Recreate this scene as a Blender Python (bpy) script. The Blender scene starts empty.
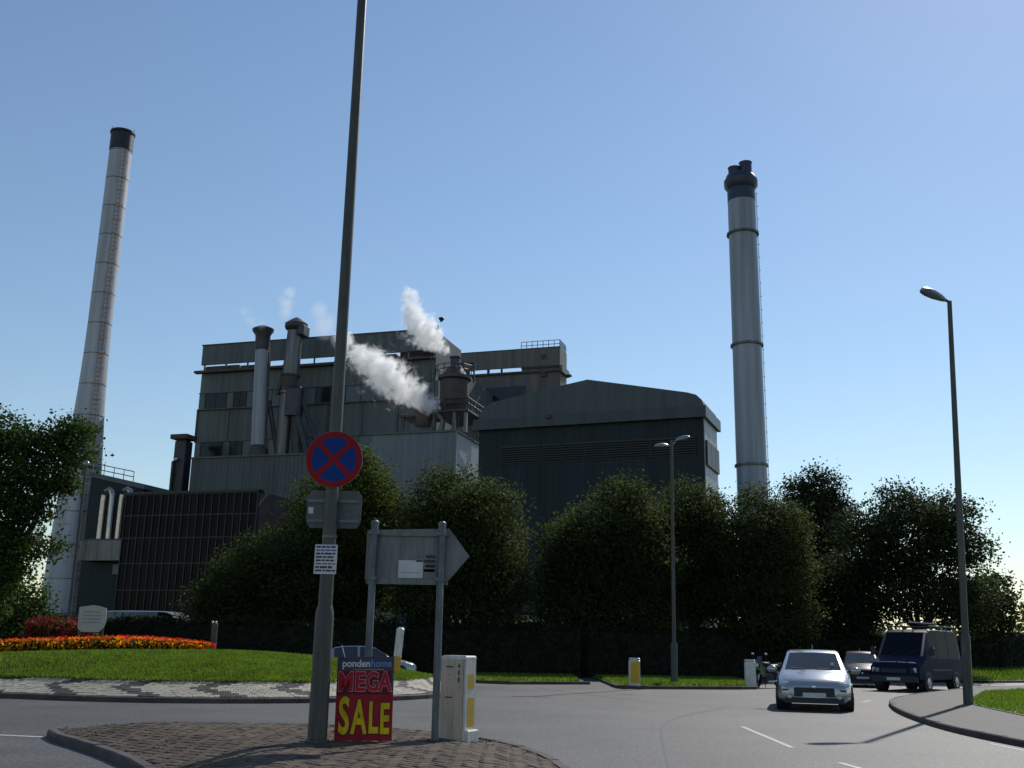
import bpy, math, random
import numpy as np
from mathutils import Vector, Matrix
R = math.radians
C = bpy.context.scene.collection
rnd = random.Random(7)

# ------------------------------------------------------------------ camera, sky, sun, exposure
W_PX, F_PX = 1024, 1035
cam = bpy.data.cameras.new('camera')
cam.sensor_fit = 'HORIZONTAL'; cam.sensor_width = 36; cam.lens = 36 * F_PX / W_PX
cam.clip_start = .1; cam.clip_end = 6000
cam_o = bpy.data.objects.new('camera', cam); C.objects.link(cam_o)
pitch, roll = R(14.05), R(1.08)
fw = Vector((0, math.cos(pitch), math.sin(pitch))); u0 = Vector((0, -math.sin(pitch), math.cos(pitch))); r0 = Vector((1, 0, 0))
rt = r0 * math.cos(roll) + u0 * math.sin(roll); up = -r0 * math.sin(roll) + u0 * math.cos(roll)
cm = Matrix((rt, up, -fw)).transposed().to_4x4(); cm.translation = (0, 0, 1.6)
cam_o.matrix_world = cm
sc = bpy.context.scene; sc.camera = cam_o; sc.cycles.volume_bounces = 10; sc.cycles.volume_step_rate = 1

SUN_AZ, SUN_EL = R(32), R(41)
w = bpy.data.worlds.new('World'); sc.world = w; w.use_nodes = True
nt = w.node_tree; nt.nodes.clear()
sky = nt.nodes.new('ShaderNodeTexSky'); sky.sky_type = 'NISHITA'; sky.sun_disc = False
sky.sun_elevation = SUN_EL; sky.sun_rotation = SUN_AZ
sky.altitude = 50; sky.air_density = 1.28; sky.dust_density = .13; sky.ozone_density = 3.2
bg = nt.nodes.new('ShaderNodeBackground'); bg.inputs[1].default_value = .11
wo = nt.nodes.new('ShaderNodeOutputWorld')
nt.links.new(sky.outputs[0], bg.inputs[0]); nt.links.new(bg.outputs[0], wo.inputs[0])
sd = bpy.data.lights.new('sun', 'SUN'); sd.energy = 3.7; sd.angle = R(.5); sd.color = (1, .95, .86)
so = bpy.data.objects.new('sun', sd); C.objects.link(so)
dv = Vector((math.sin(SUN_AZ) * math.cos(SUN_EL), math.cos(SUN_AZ) * math.cos(SUN_EL), math.sin(SUN_EL)))
so.rotation_euler = dv.to_track_quat('Z', 'Y').to_euler(); so.location = dv * 300
vs = sc.view_settings; vs.view_transform = 'Standard'; vs.look = 'None'; vs.exposure = 0; vs.gamma = 1

# ------------------------------------------------------------------ materials
def mat(name, col, rough=.6, metal=0., var=.2, scale=2., bump=0., bscale=20., spec=.5, island=0., trans=0., coat=0., detail=5, obrand=0., col2=None, ani=None):
    m = bpy.data.materials.new(name); m.use_nodes = True
    n = m.node_tree.nodes; L = m.node_tree.links; b = n['Principled BSDF']
    tc = n.new('ShaderNodeTexCoord')
    src = tc.outputs['Object']
    if ani:
        mp = n.new('ShaderNodeMapping'); mp.inputs['Scale'].default_value = ani; L.new(src, mp.inputs[0]); src = mp.outputs[0]
    nz = n.new('ShaderNodeTexNoise'); nz.inputs['Scale'].default_value = scale; nz.inputs['Detail'].default_value = detail; nz.inputs['Roughness'].default_value = .6
    L.new(src, nz.inputs['Vector'])
    rp = n.new('ShaderNodeValToRGB'); L.new(nz.outputs['Fac'], rp.inputs[0])
    c2 = col2 or col
    rp.color_ramp.elements[0].position = .3; rp.color_ramp.elements[1].position = .7
    rp.color_ramp.elements[0].color = (*[c * (1 - var) for c in col], 1); rp.color_ramp.elements[1].color = (*[min(1, c * (1 + var)) for c in c2], 1)
    out = rp.outputs[0]
    if island or obrand:
        hs = n.new('ShaderNodeHueSaturation'); L.new(out, hs.inputs['Color'])
        if island: r_ = n.new('ShaderNodeNewGeometry').outputs['Random Per Island']
        else: r_ = n.new('ShaderNodeObjectInfo').outputs['Random']
        amt = island or obrand
        mr = n.new('ShaderNodeMapRange'); mr.inputs[3].default_value = 1 - amt; mr.inputs[4].default_value = 1 + amt
        L.new(r_, mr.inputs[0]); L.new(mr.outputs[0], hs.inputs['Value'])
        m2 = n.new('ShaderNodeMapRange'); m2.inputs[3].default_value = .5 - amt * .04; m2.inputs[4].default_value = .5 + amt * .04
        ml = n.new('ShaderNodeMath'); ml.operation = 'FRACT'; mu = n.new('ShaderNodeMath'); mu.operation = 'MULTIPLY'; mu.inputs[1].default_value = 7.31
        L.new(r_, mu.inputs[0]); L.new(mu.outputs[0], ml.inputs[0]); L.new(ml.outputs[0], m2.inputs[0]); L.new(m2.outputs[0], hs.inputs['Hue'])
        out = hs.outputs[0]
    L.new(out, b.inputs['Base Color'])
    b.inputs['Roughness'].default_value = rough; b.inputs['Metallic'].default_value = metal
    b.inputs['Specular IOR Level'].default_value = spec; b.inputs['Coat Weight'].default_value = coat
    if coat: b.inputs['Coat Roughness'].default_value = .06
    if bump:
        n2 = n.new('ShaderNodeTexNoise'); n2.inputs['Scale'].default_value = bscale; n2.inputs['Detail'].default_value = 4
        L.new(tc.outputs['Object'], n2.inputs['Vector'])
        bp = n.new('ShaderNodeBump'); bp.inputs['Strength'].default_value = bump; bp.inputs['Distance'].default_value = .02
        L.new(n2.outputs['Fac'], bp.inputs['Height']); L.new(bp.outputs[0], b.inputs['Normal'])
    if trans:
        t = n.new('ShaderNodeBsdfTranslucent'); mx = n.new('ShaderNodeMixShader'); mx.inputs[0].default_value = trans
        hs2 = n.new('ShaderNodeHueSaturation'); hs2.inputs['Value'].default_value = 2.2; hs2.inputs['Saturation'].default_value = 1.1
        L.new(out, hs2.inputs['Color']); L.new(hs2.outputs[0], t.inputs[0])
        L.new(b.outputs[0], mx.inputs[1]); L.new(t.outputs[0], mx.inputs[2]); L.new(mx.outputs[0], n['Material Output'].inputs[0])
    return m

M = {}
M['road'] = mat('asphalt', (.069, .065, .06), .62, var=.25, scale=.5, bump=.9, bscale=45, spec=.5, detail=12)
def speckle(m, scale, lo, hi, amt):
    n = m.node_tree.nodes; L = m.node_tree.links; b = n['Principled BSDF']
    old = b.inputs['Base Color'].links[0].from_socket
    tc = n.new('ShaderNodeTexCoord'); v = n.new('ShaderNodeTexNoise'); v.inputs['Scale'].default_value = scale; v.inputs['Detail'].default_value = 2
    L.new(tc.outputs['Object'], v.inputs['Vector'])
    mr = n.new('ShaderNodeMapRange'); mr.inputs[1].default_value = lo; mr.inputs[2].default_value = hi; mr.inputs[3].default_value = 1 - amt; mr.inputs[4].default_value = 1 + amt
    L.new(v.outputs['Fac'], mr.inputs[0])
    hs = n.new('ShaderNodeHueSaturation'); L.new(old, hs.inputs['Color']); L.new(mr.outputs[0], hs.inputs['Value']); L.new(hs.outputs[0], b.inputs['Base Color'])
speckle(M['road'], 30, .35, .65, .5); speckle(M['road'], .22, .3, .7, .22); speckle(M['road'], 11, .38, .62, .28)
M['tar'] = mat('tar_seam', (.045, .045, .046), .6, var=.3, scale=4)
M['footway'] = mat('footway_tarmac', (.05, .045, .042), .75, var=.2, scale=1.2, bump=.6, bscale=60, detail=8)
speckle(M['footway'], 40, .35, .65, .25)
M['kerb'] = mat('kerb_concrete', (.2, .19, .175), .8, var=.3, scale=3, bump=.3, bscale=30, obrand=.2)
M['darkkerb'] = mat('shaded_kerb', (.065, .05, .045), .8, var=.3, scale=3, bump=.3, bscale=30, obrand=.25)  # shade on kerb faces turned from the sun is put into this colour
M['brick'] = mat('paving_brick', (.088, .064, .045), .75, var=.3, scale=14, bump=.3, bscale=60, obrand=.35, spec=.2)
M['bricks'] = mat('paving_brick_joined', (.088, .064, .045), .75, var=.3, scale=3, bump=.3, bscale=60, island=.35, spec=.2)
M['joint'] = mat('sandy_joint', (.05, .045, .035), .9, var=.4, scale=8)
M['lightsett'] = mat('light_sett', (.36, .32, .245), .75, var=.2, scale=2, island=.1)
M['darksett'] = mat('dark_sett', (.052, .045, .042), .75, var=.2, scale=2, island=.15)
M['soil'] = mat('grass_ground', (.07, .105, .024), .9, var=.4, scale=3, bump=.6, bscale=25, detail=8)
M['blade'] = mat('grass_blade', (.088, .134, .02), .6, var=.3, scale=1.5, island=.35, trans=.4, spec=.25)
M['verge'] = mat('verge_grass_ground', (.04, .07, .018), .9, var=.45, scale=1.5, bump=.6, bscale=25, detail=8)
M['land'] = mat('rough_ground', (.04, .045, .022), .95, var=.4, scale=.3)
M['white'] = mat('road_paint', (.42, .42, .4), .6, var=.3, scale=9, detail=8)
M['clad'] = mat('grey_beige_cladding', (.118, .136, .134), .55, var=.14, scale=.12, ani=(3, 3, .4), spec=.2)
M['clad2'] = mat('ribbed_beige_cladding', (.105, .122, .122), .55, var=.14, scale=.15, ani=(3, 3, .4), spec=.2)
M['brown'] = mat('brown_grey_cladding', (.115, .108, .095), .6, var=.16, scale=.12, ani=(3, 3, .4))
M['pale'] = mat('pale_blue_grey_cladding', (.125, .15, .175), .5, var=.1, scale=.15, ani=(3, 3, .4))
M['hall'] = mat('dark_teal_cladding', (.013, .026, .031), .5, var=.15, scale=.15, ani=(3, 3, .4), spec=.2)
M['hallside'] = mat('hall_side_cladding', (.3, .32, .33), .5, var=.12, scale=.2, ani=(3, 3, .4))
M['fascia'] = mat('slate_fascia', (.026, .042, .05), .45, var=.12, scale=.3)
M['roof'] = mat('grey_green_roof', (.05, .066, .07), .5, var=.14, scale=.15)
M['louvre'] = mat('louvre_dark', (.007, .01, .012), .5, var=.2, scale=.8)
M['glass'] = mat('dark_glass', (.005, .006, .008), .2, var=.3, scale=.3, spec=.06, obrand=.5)
M['glassw'] = mat('window_glass', (.014, .02, .024), .15, var=.3, scale=.3, spec=.3, obrand=.4)
M['spandrel'] = mat('spandrel_panel', (.055, .075, .08), .3, var=.12, scale=.4, obrand=.15)
M['mullion'] = mat('bronze_mullion', (.022, .024, .028), .45, metal=.3, var=.2)
M['dirt'] = mat('rusty_plant', (.06, .05, .045), .7, var=.4, scale=.8, detail=8)
M['steel'] = mat('dull_steel', (.13, .13, .13), .42, metal=.7, var=.25, scale=.6, ani=(4, 4, .5))
M['dsteel'] = mat('dark_steel', (.05, .052, .06), .5, metal=.4, var=.3, scale=1)
M['shiny'] = mat('shiny_duct', (.4, .36, .33), .25, metal=.9, var=.15)
M['chim'] = mat('white_chimney_shell', (.4, .42, .45), .5, var=.13, scale=.25, ani=(3, 3, .4), obrand=.05)
M['chim2'] = mat('grey_chimney_shell', (.27, .3, .34), .4, var=.12, scale=.2, ani=(4, 4, .25), obrand=.05)
M['cap'] = mat('chimney_black', (.012, .013, .016), .5, var=.3)
M['capb'] = mat('chimney_navy', (.018, .028, .06), .45, var=.3)
M['ladder'] = mat('faded_red_ladder', (.3, .23, .2), .6, var=.2)
M['bark'] = mat('bark', (.05, .04, .03), .9, var=.4, scale=6, bump=.8, bscale=18, ani=(3, 3, .6))
def leafm(nm, col, tr=.3, isl=.4): return mat(nm, col, 0.7, var=.35, scale=.7, island=isl, trans=tr, spec=.12)
M['leaf'] = leafm('dull_green_leaf', (.036, .048, .015), .4)
M['leaf2'] = leafm('mid_green_leaf', (.042, .057, .013), .45)
M['leaf3'] = leafm('dark_leaf', (.025, .036, .013), .25)
M['leaf4'] = leafm('ash_leaf', (.032, .054, .012), .32)
M['leafh'] = leafm('hedge_leaf', (.014, .022, .009), .2)
M['core'] = mat('hedge_twig', (.012, .012, .008), 1, var=.3)
M['fl_red'] = leafm('red_blossom', (.42, .045, .03), .35, .35)
M['fl_pink'] = leafm('crimson_blossom', (.2, .025, .03), .3, .35)
M['fl_or'] = leafm('orange_blossom', (.6, .13, .012), .4, .35)
M['fl_ye'] = leafm('yellow_blossom', (.65, .3, .012), .4, .3)
M['column'] = mat('grey_green_column', (.065, .068, .058), .5, metal=.2, var=.25, scale=3, ani=(2, 2, .4), bump=.1, bscale=8)
M['galv'] = mat('galvanised_post', (.11, .13, .15), .45, metal=.5, var=.25, scale=6)
M['signback'] = mat('grey_sign_back', (.15, .165, .165), .5, metal=.2, var=.14, scale=3, bump=.05)
M['darkback'] = mat('dark_grey_sign_back', (.085, .1, .105), .6, metal=.1, var=.2, scale=5)  # darker grey than the other sign back
M['sred'] = mat('sign_red', (.26, .008, .012), .6, var=.1, spec=.15)
M['sblue'] = mat('sign_blue', (.006, .04, .2), .6, var=.1, spec=.15)
M['paper'] = mat('paper_white', (.55, .55, .55), .6, var=.1, scale=8)
M['ink'] = mat('ink_dark', (.03, .03, .05), .6)
M['inkg'] = mat('ink_grey', (.2, .2, .24), .6)
M['navy'] = mat('sale_navy', (.016, .025, .065), .5, var=.1)
M['sale_red'] = mat('sale_red', (.32, .014, .03), .5, spec=.15, var=.12)
M['sale_maroon'] = mat('sale_maroon', (.12, .012, .018), .5, spec=.15)
M['sale_crim'] = mat('sale_crimson', (.42, .012, .03), .5, spec=.15)
M['sale_yel'] = mat('sale_yellow', (.68, .46, .01), .5, spec=.15)
M['sale_white'] = mat('sale_white', (.62, .6, .6), .5)
M['sale_sky'] = mat('sale_sky_blue', (.1, .22, .4), .5)
M['beige'] = mat('bollard_beige', (.5, .45, .34), .4, var=.1, scale=4)
M['cream'] = mat('bollard_white', (.62, .6, .54), .4, var=.1, scale=4)
M['yel'] = mat('bollard_yellow', (.55, .33, .008), .35, var=.1)
M['silver'] = mat('silver_paint', (.36, .37, .38), .28, metal=.55, var=.02, coat=.8)
M['navyp'] = mat('dark_blue_paint', (.007, .013, .042), .55, var=.1, spec=.08)
M['blackp'] = mat('black_paint', (.008, .009, .012), .4, var=.1, spec=.2)
M['pvan'] = mat('pale_paint', (.13, .15, .17), .4, var=.05, coat=.4)
M['cglass'] = mat('car_glass', (.045, .05, .055), .06, var=.2, spec=.5)  # base colour lifted to stand for sky reflected in the windscreen
M['vglass'] = mat('tinted_van_glass', (.008, .011, .018), .4, var=.2, spec=.04)
M['tyre'] = mat('tyre_rubber', (.015, .015, .016), .85)
M['alloy'] = mat('alloy_rim', (.35, .36, .38), .35, metal=.8)
M['plastic'] = mat('black_plastic', (.018, .018, .02), .55)
M['lens'] = mat('headlight_lens', (.5, .52, .55), .12, var=.1, coat=.8)
M['chrome'] = mat('chrome', (.7, .7, .72), .12, metal=1, var=.02)
M['green'] = mat('green_fairing', (.02, .07, .018), .35, coat=.5)
M['alu'] = mat('lamp_housing', (.22, .235, .26), .3, metal=.5, var=.15)
M['townsign'] = mat('town_sign_face', (.36, .4, .34), .5, var=.12, scale=6)

def streaks(m, amt, s=(1.3, 1.3, .045)):   # rain streaks and grime running down the sheets
    n = m.node_tree.nodes; L = m.node_tree.links; b = n['Principled BSDF']
    old = b.inputs['Base Color'].links[0].from_socket
    tc = n.new('ShaderNodeTexCoord'); mp = n.new('ShaderNodeMapping'); mp.inputs['Scale'].default_value = s; L.new(tc.outputs['Object'], mp.inputs[0])
    v = n.new('ShaderNodeTexNoise'); v.inputs['Scale'].default_value = 1; v.inputs['Detail'].default_value = 6; v.inputs['Roughness'].default_value = .65; L.new(mp.outputs[0], v.inputs['Vector'])
    mr = n.new('ShaderNodeMapRange'); mr.inputs[1].default_value = .35; mr.inputs[2].default_value = .62; mr.inputs[3].default_value = 1 - amt; mr.inputs[4].default_value = 1 + amt * .4
    L.new(v.outputs['Fac'], mr.inputs[0])
    hs = n.new('ShaderNodeHueSaturation'); L.new(old, hs.inputs['Color']); L.new(mr.outputs[0], hs.inputs['Value']); L.new(hs.outputs[0], b.inputs['Base Color'])
for k_, a_ in (('clad', .22), ('clad2', .22), ('brown', .4), ('pale', .22), ('hall', .2), ('roof', .3), ('chim', .22), ('chim2', .28), ('fascia', .3), ('steel', .45), ('hallside', .3)): streaks(M[k_], a_)
for k_ in ('beige', 'cream', 'column', 'signback', 'galv'): streaks(M[k_], .25, (14, 14, 1.6))

# ------------------------------------------------------------------ mesh helpers
class MB:
    def __init__(s): s.v = []; s.f = []
    def add(s, vs_, fs):
        o = len(s.v); s.v += [tuple(p) for p in vs_]; s.f += [tuple(i + o for i in f) for f in fs]; return s
    def box(s, a, b):
        x0, y0, z0 = a; x1, y1, z1 = b
        return s.add([(x0, y0, z0), (x1, y0, z0), (x1, y1, z0), (x0, y1, z0), (x0, y0, z1), (x1, y0, z1), (x1, y1, z1), (x0, y1, z1)],
                     [(0, 3, 2, 1), (4, 5, 6, 7), (0, 1, 5, 4), (1, 2, 6, 5), (2, 3, 7, 6), (3, 0, 4, 7)])
    def rbox(s, a, b, r):   # box with its eight vertical/top edges chamfered
        x0, y0, z0 = a; x1, y1, z1 = b
        rings = []
        for z, i in ((z0, 0), (z1 - r, 0), (z1, r)):
            q = r * .6
            rings.append([(x0 + i + q, y0 + i, z), (x1 - i - q, y0 + i, z), (x1 - i, y0 + i + q, z), (x1 - i, y1 - i - q, z), (x1 - i - q, y1 - i, z), (x0 + i + q, y1 - i, z), (x0 + i, y1 - i - q, z), (x0 + i, y0 + i + q, z)])
        return s.loft(rings, True, True)
    def loft(s, rings, cap0=False, cap1=False, closed=True):
        n = len(rings[0]); vs_ = [p for r in rings for p in r]; fs = []
        for k in range(len(rings) - 1):
            for i in range(n if closed else n - 1):
                j = (i + 1) % n; fs.append((k * n + i, k * n + j, (k + 1) * n + j, (k + 1) * n + i))
        if cap0: fs.append(tuple(range(n - 1, -1, -1)))
        if cap1: fs.append(tuple((len(rings) - 1) * n + i for i in range(n)))
        return s.add(vs_, fs)
    def tube(s, pts, r, n=8, caps=True):
        pts = [Vector(p) for p in pts]; rs = r if isinstance(r, (list, tuple)) else [r] * len(pts); rings = []
        for i, p in enumerate(pts):
            d = (pts[min(i + 1, len(pts) - 1)] - pts[max(i - 1, 0)]).normalized()
            a = Vector((0, 0, 1)) if abs(d.z) < .9 else Vector((1, 0, 0))
            e = d.cross(a).normalized(); f = d.cross(e)
            rings.append([p + (e * math.cos(2 * math.pi * k / n) + f * math.sin(2 * math.pi * k / n)) * rs[i] for k in range(n)])
        return s.loft(rings, caps, caps)
    def lathe(s, prof, c=(0, 0), n=20, cap0=True, cap1=True):
        rings = [[(c[0] + r * math.cos(2 * math.pi * k / n), c[1] + r * math.sin(2 * math.pi * k / n), z) for k in range(n)] for r, z in prof]
        return s.loft(rings, cap0, cap1)
    def prism(s, poly, z0, z1):
        n = len(poly)
        return s.add([(x, y, z0) for x, y in poly] + [(x, y, z1) for x, y in poly],
                     [tuple(range(n - 1, -1, -1)), tuple(range(n, 2 * n))] + [(i, (i + 1) % n, n + (i + 1) % n, n + i) for i in range(n)])
    def plate(s, poly, y0, y1):   # poly in x,z, thickness along y
        n = len(poly)
        return s.add([(x, y0, z) for x, z in poly] + [(x, y1, z) for x, z in poly],
                     [tuple(range(n)), tuple(range(2 * n - 1, n - 1, -1))] + [((i + 1) % n, i, n + i, n + (i + 1) % n) for i in range(n)])
    def ball(s, c, r, n=12, m=8, sq=(1, 1, 1)):
        rings = []
        for j in range(1, m):
            t = math.pi * j / m
            rings.append([(c[0] + r * sq[0] * math.sin(t) * math.cos(2 * math.pi * k / n), c[1] + r * sq[1] * math.sin(t) * math.sin(2 * math.pi * k / n), c[2] - r * sq[2] * math.cos(t)) for k in range(n)])
        return s.loft(rings, True, True)
    def corr(s, u0, u1, v, z0, z1, pitch=.6, d=.06):   # corrugated sheet facing -v
        pts = []; u = u0
        while u < u1 - 1e-6:
            for du, dd in ((0, 0), (.3, 0), (.5, d), (.8, d)):
                if u + du * pitch <= u1: pts.append((u + du * pitch, v - dd))
            u += pitch
        pts.append((u1, v)); n = len(pts)
        return s.add([(a, b, z0) for a, b in pts] + [(a, b, z1) for a, b in pts], [(i, i + 1, n + i + 1, n + i) for i in range(n - 1)])
    def mesh(s, name):
        me = bpy.data.meshes.new(name); me.from_pydata(s.v, [], s.f); me.update(); return me

def obj(name, mb, m, parent=None, smooth=False, kind=None, label=None):
    me = mb.mesh(name) if isinstance(mb, MB) else mb
    if isinstance(m, str): m = M[m]
    if not me.materials: me.materials.append(m)
    if smooth:
        me.polygons.foreach_set('use_smooth', [True] * len(me.polygons))
        try: me.set_sharp_from_angle(angle=R(38))
        except Exception: pass
    o = bpy.data.objects.new(name, me); C.objects.link(o)
    if parent: o.parent = parent
    if kind: o['kind'] = kind
    if label: o['label'] = label
    return o
def thing(name, label, cat, loc=(0, 0, 0), rz=0, group=None):
    o = bpy.data.objects.new(name, None); C.objects.link(o); o.location = loc; o.rotation_euler = (0, 0, rz)
    o.empty_display_size = .3; return tag(o, label, cat, group)
def tag(o, label, cat, group=None):
    o['label'] = label; o['category'] = cat
    if group: o['group'] = group
    return o
def struct(name, mb, m, **k): return obj(name, mb, m, kind='structure', **k)
def B(a, b): return MB().box(a, b)
def T(pts, r, n=8): return MB().tube(pts, r, n)
def copy_tree(o, parent=None):
    c = o.copy(); C.objects.link(c)
    if parent: c.parent = parent
    for ch in list(o.children): copy_tree(ch, c)
    return c
def text(name, body, m, parent, loc, size, rot=(R(90), 0, 0), sx=1., off=0., ext=.002, align='CENTER', shear=0.):
    cu = bpy.data.curves.new(name, 'FONT'); cu.body = body; cu.size = size; cu.extrude = ext; cu.offset = off; cu.align_x = align; cu.align_y = 'CENTER'; cu.shear = shear
    cu.resolution_u = 4
    t = bpy.data.objects.new(name, cu); C.objects.link(t)
    dg = bpy.context.evaluated_depsgraph_get(); dg.update()
    me = bpy.data.meshes.new_from_object(t.evaluated_get(dg)); bpy.data.objects.remove(t); me.name = name
    me.materials.clear()
    o = obj(name, me, m, parent); o.location = loc; o.rotation_euler = rot; o.scale = (sx, 1, 1); return o

rng = np.random.default_rng(11)
def np_mesh(name, V, nq):   # V: (n*nq,3) vertices, nq-gon each
    n = len(V) // nq; me = bpy.data.meshes.new(name)
    me.vertices.add(n * nq); me.vertices.foreach_set('co', V.astype(np.float32).ravel())
    me.loops.add(n * nq); me.loops.foreach_set('vertex_index', np.arange(n * nq, dtype=np.int32))
    me.polygons.add(n); me.polygons.foreach_set('loop_start', np.arange(0, n * nq, nq, dtype=np.int32))
    me.update(calc_edges=True); return me
def unit(a): return a / np.maximum(np.linalg.norm(a, axis=1, keepdims=True), 1e-6)
def leaves(name, blobs, n, size=.22, clump=.4, per=14, shell=.55, droop=0.):
    """many small leaf quads gathered in clumps through the blobs' volume"""
    bl = np.array(blobs, float); wgt = (bl[:, 3] * bl[:, 4] * bl[:, 5]) ** .72; wgt /= wgt.sum()
    nc = max(1, n // per); bi = rng.choice(len(bl), nc, p=wgt); b = bl[bi]
    d = unit(rng.normal(size=(nc, 3))); rr = shell + (1 - shell) * rng.random((nc, 1)) ** .6
    rr *= 1 + .06 * rng.normal(size=(nc, 1))
    cc = b[:, :3] + d * rr * b[:, 3:6]
    c = np.repeat(cc, per, 0); dd = np.repeat(d, per, 0); N = len(c)
    sg = np.repeat(clump * rng.uniform(.6, 1.4, (nc, 1)), per, 0)
    p = c + rng.normal(size=(N, 3)) * sg * np.array([1, 1, .75])
    nrm = unit(dd * .6 + rng.normal(size=(N, 3)) * .8 + np.array([0, 0, .5]))
    t = unit(np.cross(nrm, rng.normal(size=(N, 3)))); t[:, 2] -= droop; t = unit(t); bb = unit(np.cross(nrm, t))
    L = size * rng.uniform(.6, 1.25, (N, 1)); Wd = L * .34
    V = np.stack([p - t * L * .5, p + bb * Wd - nrm * L * .06, p + t * L * .5, p - bb * Wd - nrm * L * .06], 1).reshape(-1, 3)
    V[:, 2] = np.maximum(V[:, 2], .05)
    return np_mesh(name, V, 4)
def blades(name, P, h=.07, wd=.016):
    N = len(P); a = rng.uniform(0, 2 * np.pi, N); dx = np.stack([np.cos(a), np.sin(a), np.zeros(N)], 1) * wd
    H = h * rng.uniform(.5, 1.3, (N, 1)); tip = P + np.concatenate([rng.normal(size=(N, 2)) * h * .35, H], 1)
    return np_mesh(name, np.stack([P - dx, P + dx, tip], 1).reshape(-1, 3), 3)
def in_poly(x, y, poly):
    r = np.zeros(len(x), bool); n = len(poly)
    for i in range(n):
        (x0, y0), (x1, y1) = poly[i], poly[(i + 1) % n]
        k = ((y0 > y) != (y1 > y)) & (x < (x1 - x0) * (y - y0) / (y1 - y0 + 1e-12) + x0); r ^= k
    return r

# ------------------------------------------------------------------ the ground, roads and pavements
struct('ground', MB().add([(-2500, -60, -.06), (2500, -60, -.06), (2500, 4000, -.06), (-2500, 4000, -.06)], [(0, 1, 2, 3)]), 'land')
struct('road', MB().add([(-90, -20, 0), (90, -20, 0), (90, 84, 0), (-90, 84, 0)], [(0, 1, 2, 3)]), 'road')

def kerb_line(parent, pts, wd=.13, h=.125, length=.92, m='kerb', top=0., inner=1):
    """kerb stones one by one along a path; the stones lie to the left of the path when inner = 1"""
    pts = [Vector((*p, 0)) for p in pts]; seg = 0; pos = 0.; out = []
    d = [0]
    for i in range(len(pts) - 1): d.append(d[-1] + (pts[i + 1] - pts[i]).length)
    def at(s):
        s = min(max(s, 0), d[-1] - 1e-6)
        for i in range(len(pts) - 1):
            if s <= d[i + 1]: return pts[i].lerp(pts[i + 1], (s - d[i]) / (d[i + 1] - d[i]))
        return pts[-1]
    me = None; s = 0
    while s < d[-1] - .2:
        a, b = at(s), at(s + length); v = b - a
        if v.length < .2: break
        if me is None:
            L = length - .012
            q = MB().loft([[(x, wd * inner * y, -.05) for x, y in ((0, 0), (L, 0), (L, 1), (0, 1))],
                           [(x, wd * inner * y, h - .02) for x, y in ((0, 0), (L, 0), (L, 1), (0, 1))],
                           [(x, wd * inner * y, h) for x, y in ((.008, .15), (L - .008, .15), (L - .008, 1), (.008, 1))]], False, True)
            me = q.mesh('kerb_stone'); me.materials.append(M[m])
            if inner < 0: me.flip_normals()
        o = bpy.data.objects.new('kerb_stone', me); C.objects.link(o); o.parent = parent
        o.location = a + Vector((0, 0, rnd.uniform(-.006, .006))); o.rotation_euler = (rnd.uniform(-.015, .015), rnd.uniform(-.004, .004), math.atan2(v.y, v.x)); s += length
    return me

def smooth_pts(pts, k=2, closed=False):
    for _ in range(k):
        q = []
        n = len(pts)
        for i in range(n if closed else n - 1):
            a, b = pts[i], pts[(i + 1) % n]
            q += [(a[0] * .75 + b[0] * .25, a[1] * .75 + b[1] * .25), (a[0] * .25 + b[0] * .75, a[1] * .25 + b[1] * .75)]
        if not closed: q = [pts[0]] + q + [pts[-1]]
        pts = q
    return pts

# verges on the far side of the roundabout
vl = [(-80, 62), (-26, 50), (-8, 47.6), (-3, 45), (0, 42.9), (3.0, 44.3), (3.3, 46), (3.3, 83), (-80, 83)]
va = [(4.2, 83), (4.2, 43), (4.3, 41.2), (4.9, 40.7), (9.0, 42.1), (9.9, 42.8), (10.5, 45), (11.2, 56), (11.2, 83)]
vr = [(11.5, 83), (12.2, 57.5), (20, 55.2), (27, 58), (48, 72), (80, 80), (80, 83)]
def verge(poly, name, kpts, bank=0.):
    o = struct(name, MB().prism(poly, -.05, .1), 'verge')
    kerb_line(o, kpts, inner=1, m='darkkerb'); return o
verge(vl, 'verge', [(-26, 49.85), (-8, 47.45), (-3, 44.85), (0, 42.75), (3.0, 44.15)])
verge(va, 'traffic_island_verge', [(4.15, 43), (4.2, 41.1), (4.85, 40.55), (9.05, 41.95), (10.0, 42.7), (10.6, 45)])
struct('grass_bank', MB().add([(12.2, 57.5, .09), (20, 55.2, .09), (27, 58, .09), (48, 72, .09), (80, 80, .09), (80, 92, .8), (46, 84, .75), (26, 66, .7), (20, 61.5, .66), (12.0, 63, .4)],
       [(0, 1, 8, 9), (1, 2, 7, 8), (2, 3, 6, 7), (3, 4, 5, 6)]), 'verge')
def scatter(poly, n, zf):
    xs = [p[0] for p in poly]; ys = [p[1] for p in poly]
    x = rng.uniform(min(xs), max(xs), n * 3); y = rng.uniform(min(ys), max(ys), n * 3); k = in_poly(x, y, poly); x = x[k][:n]; y = y[k][:n]
    return np.stack([x, y, zf(x, y)], 1)
P1 = scatter([(-3, 45), (0, 42.9), (3, 44.3), (3.2, 52), (-3, 52)], 9000, lambda x, y: x * 0 + .1)
P2 = scatter([(4.3, 43), (4.6, 41.4), (9, 42.4), (10.4, 45), (11, 52), (4.3, 52)], 14000, lambda x, y: x * 0 + .1)
P3 = scatter([(20, 55.4), (27, 58.2), (48, 72), (46, 83), (26, 66), (20, 61)], 30000, lambda x, y: .09 + .6 * np.clip((y - 55.2 - np.abs(x - 20) * .42) / 6.5, 0, 1))
obj('verge_grass', blades('verge_grass', np.concatenate([P1, P2, P3]), .13, .03), 'blade', kind='stuff')

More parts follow.
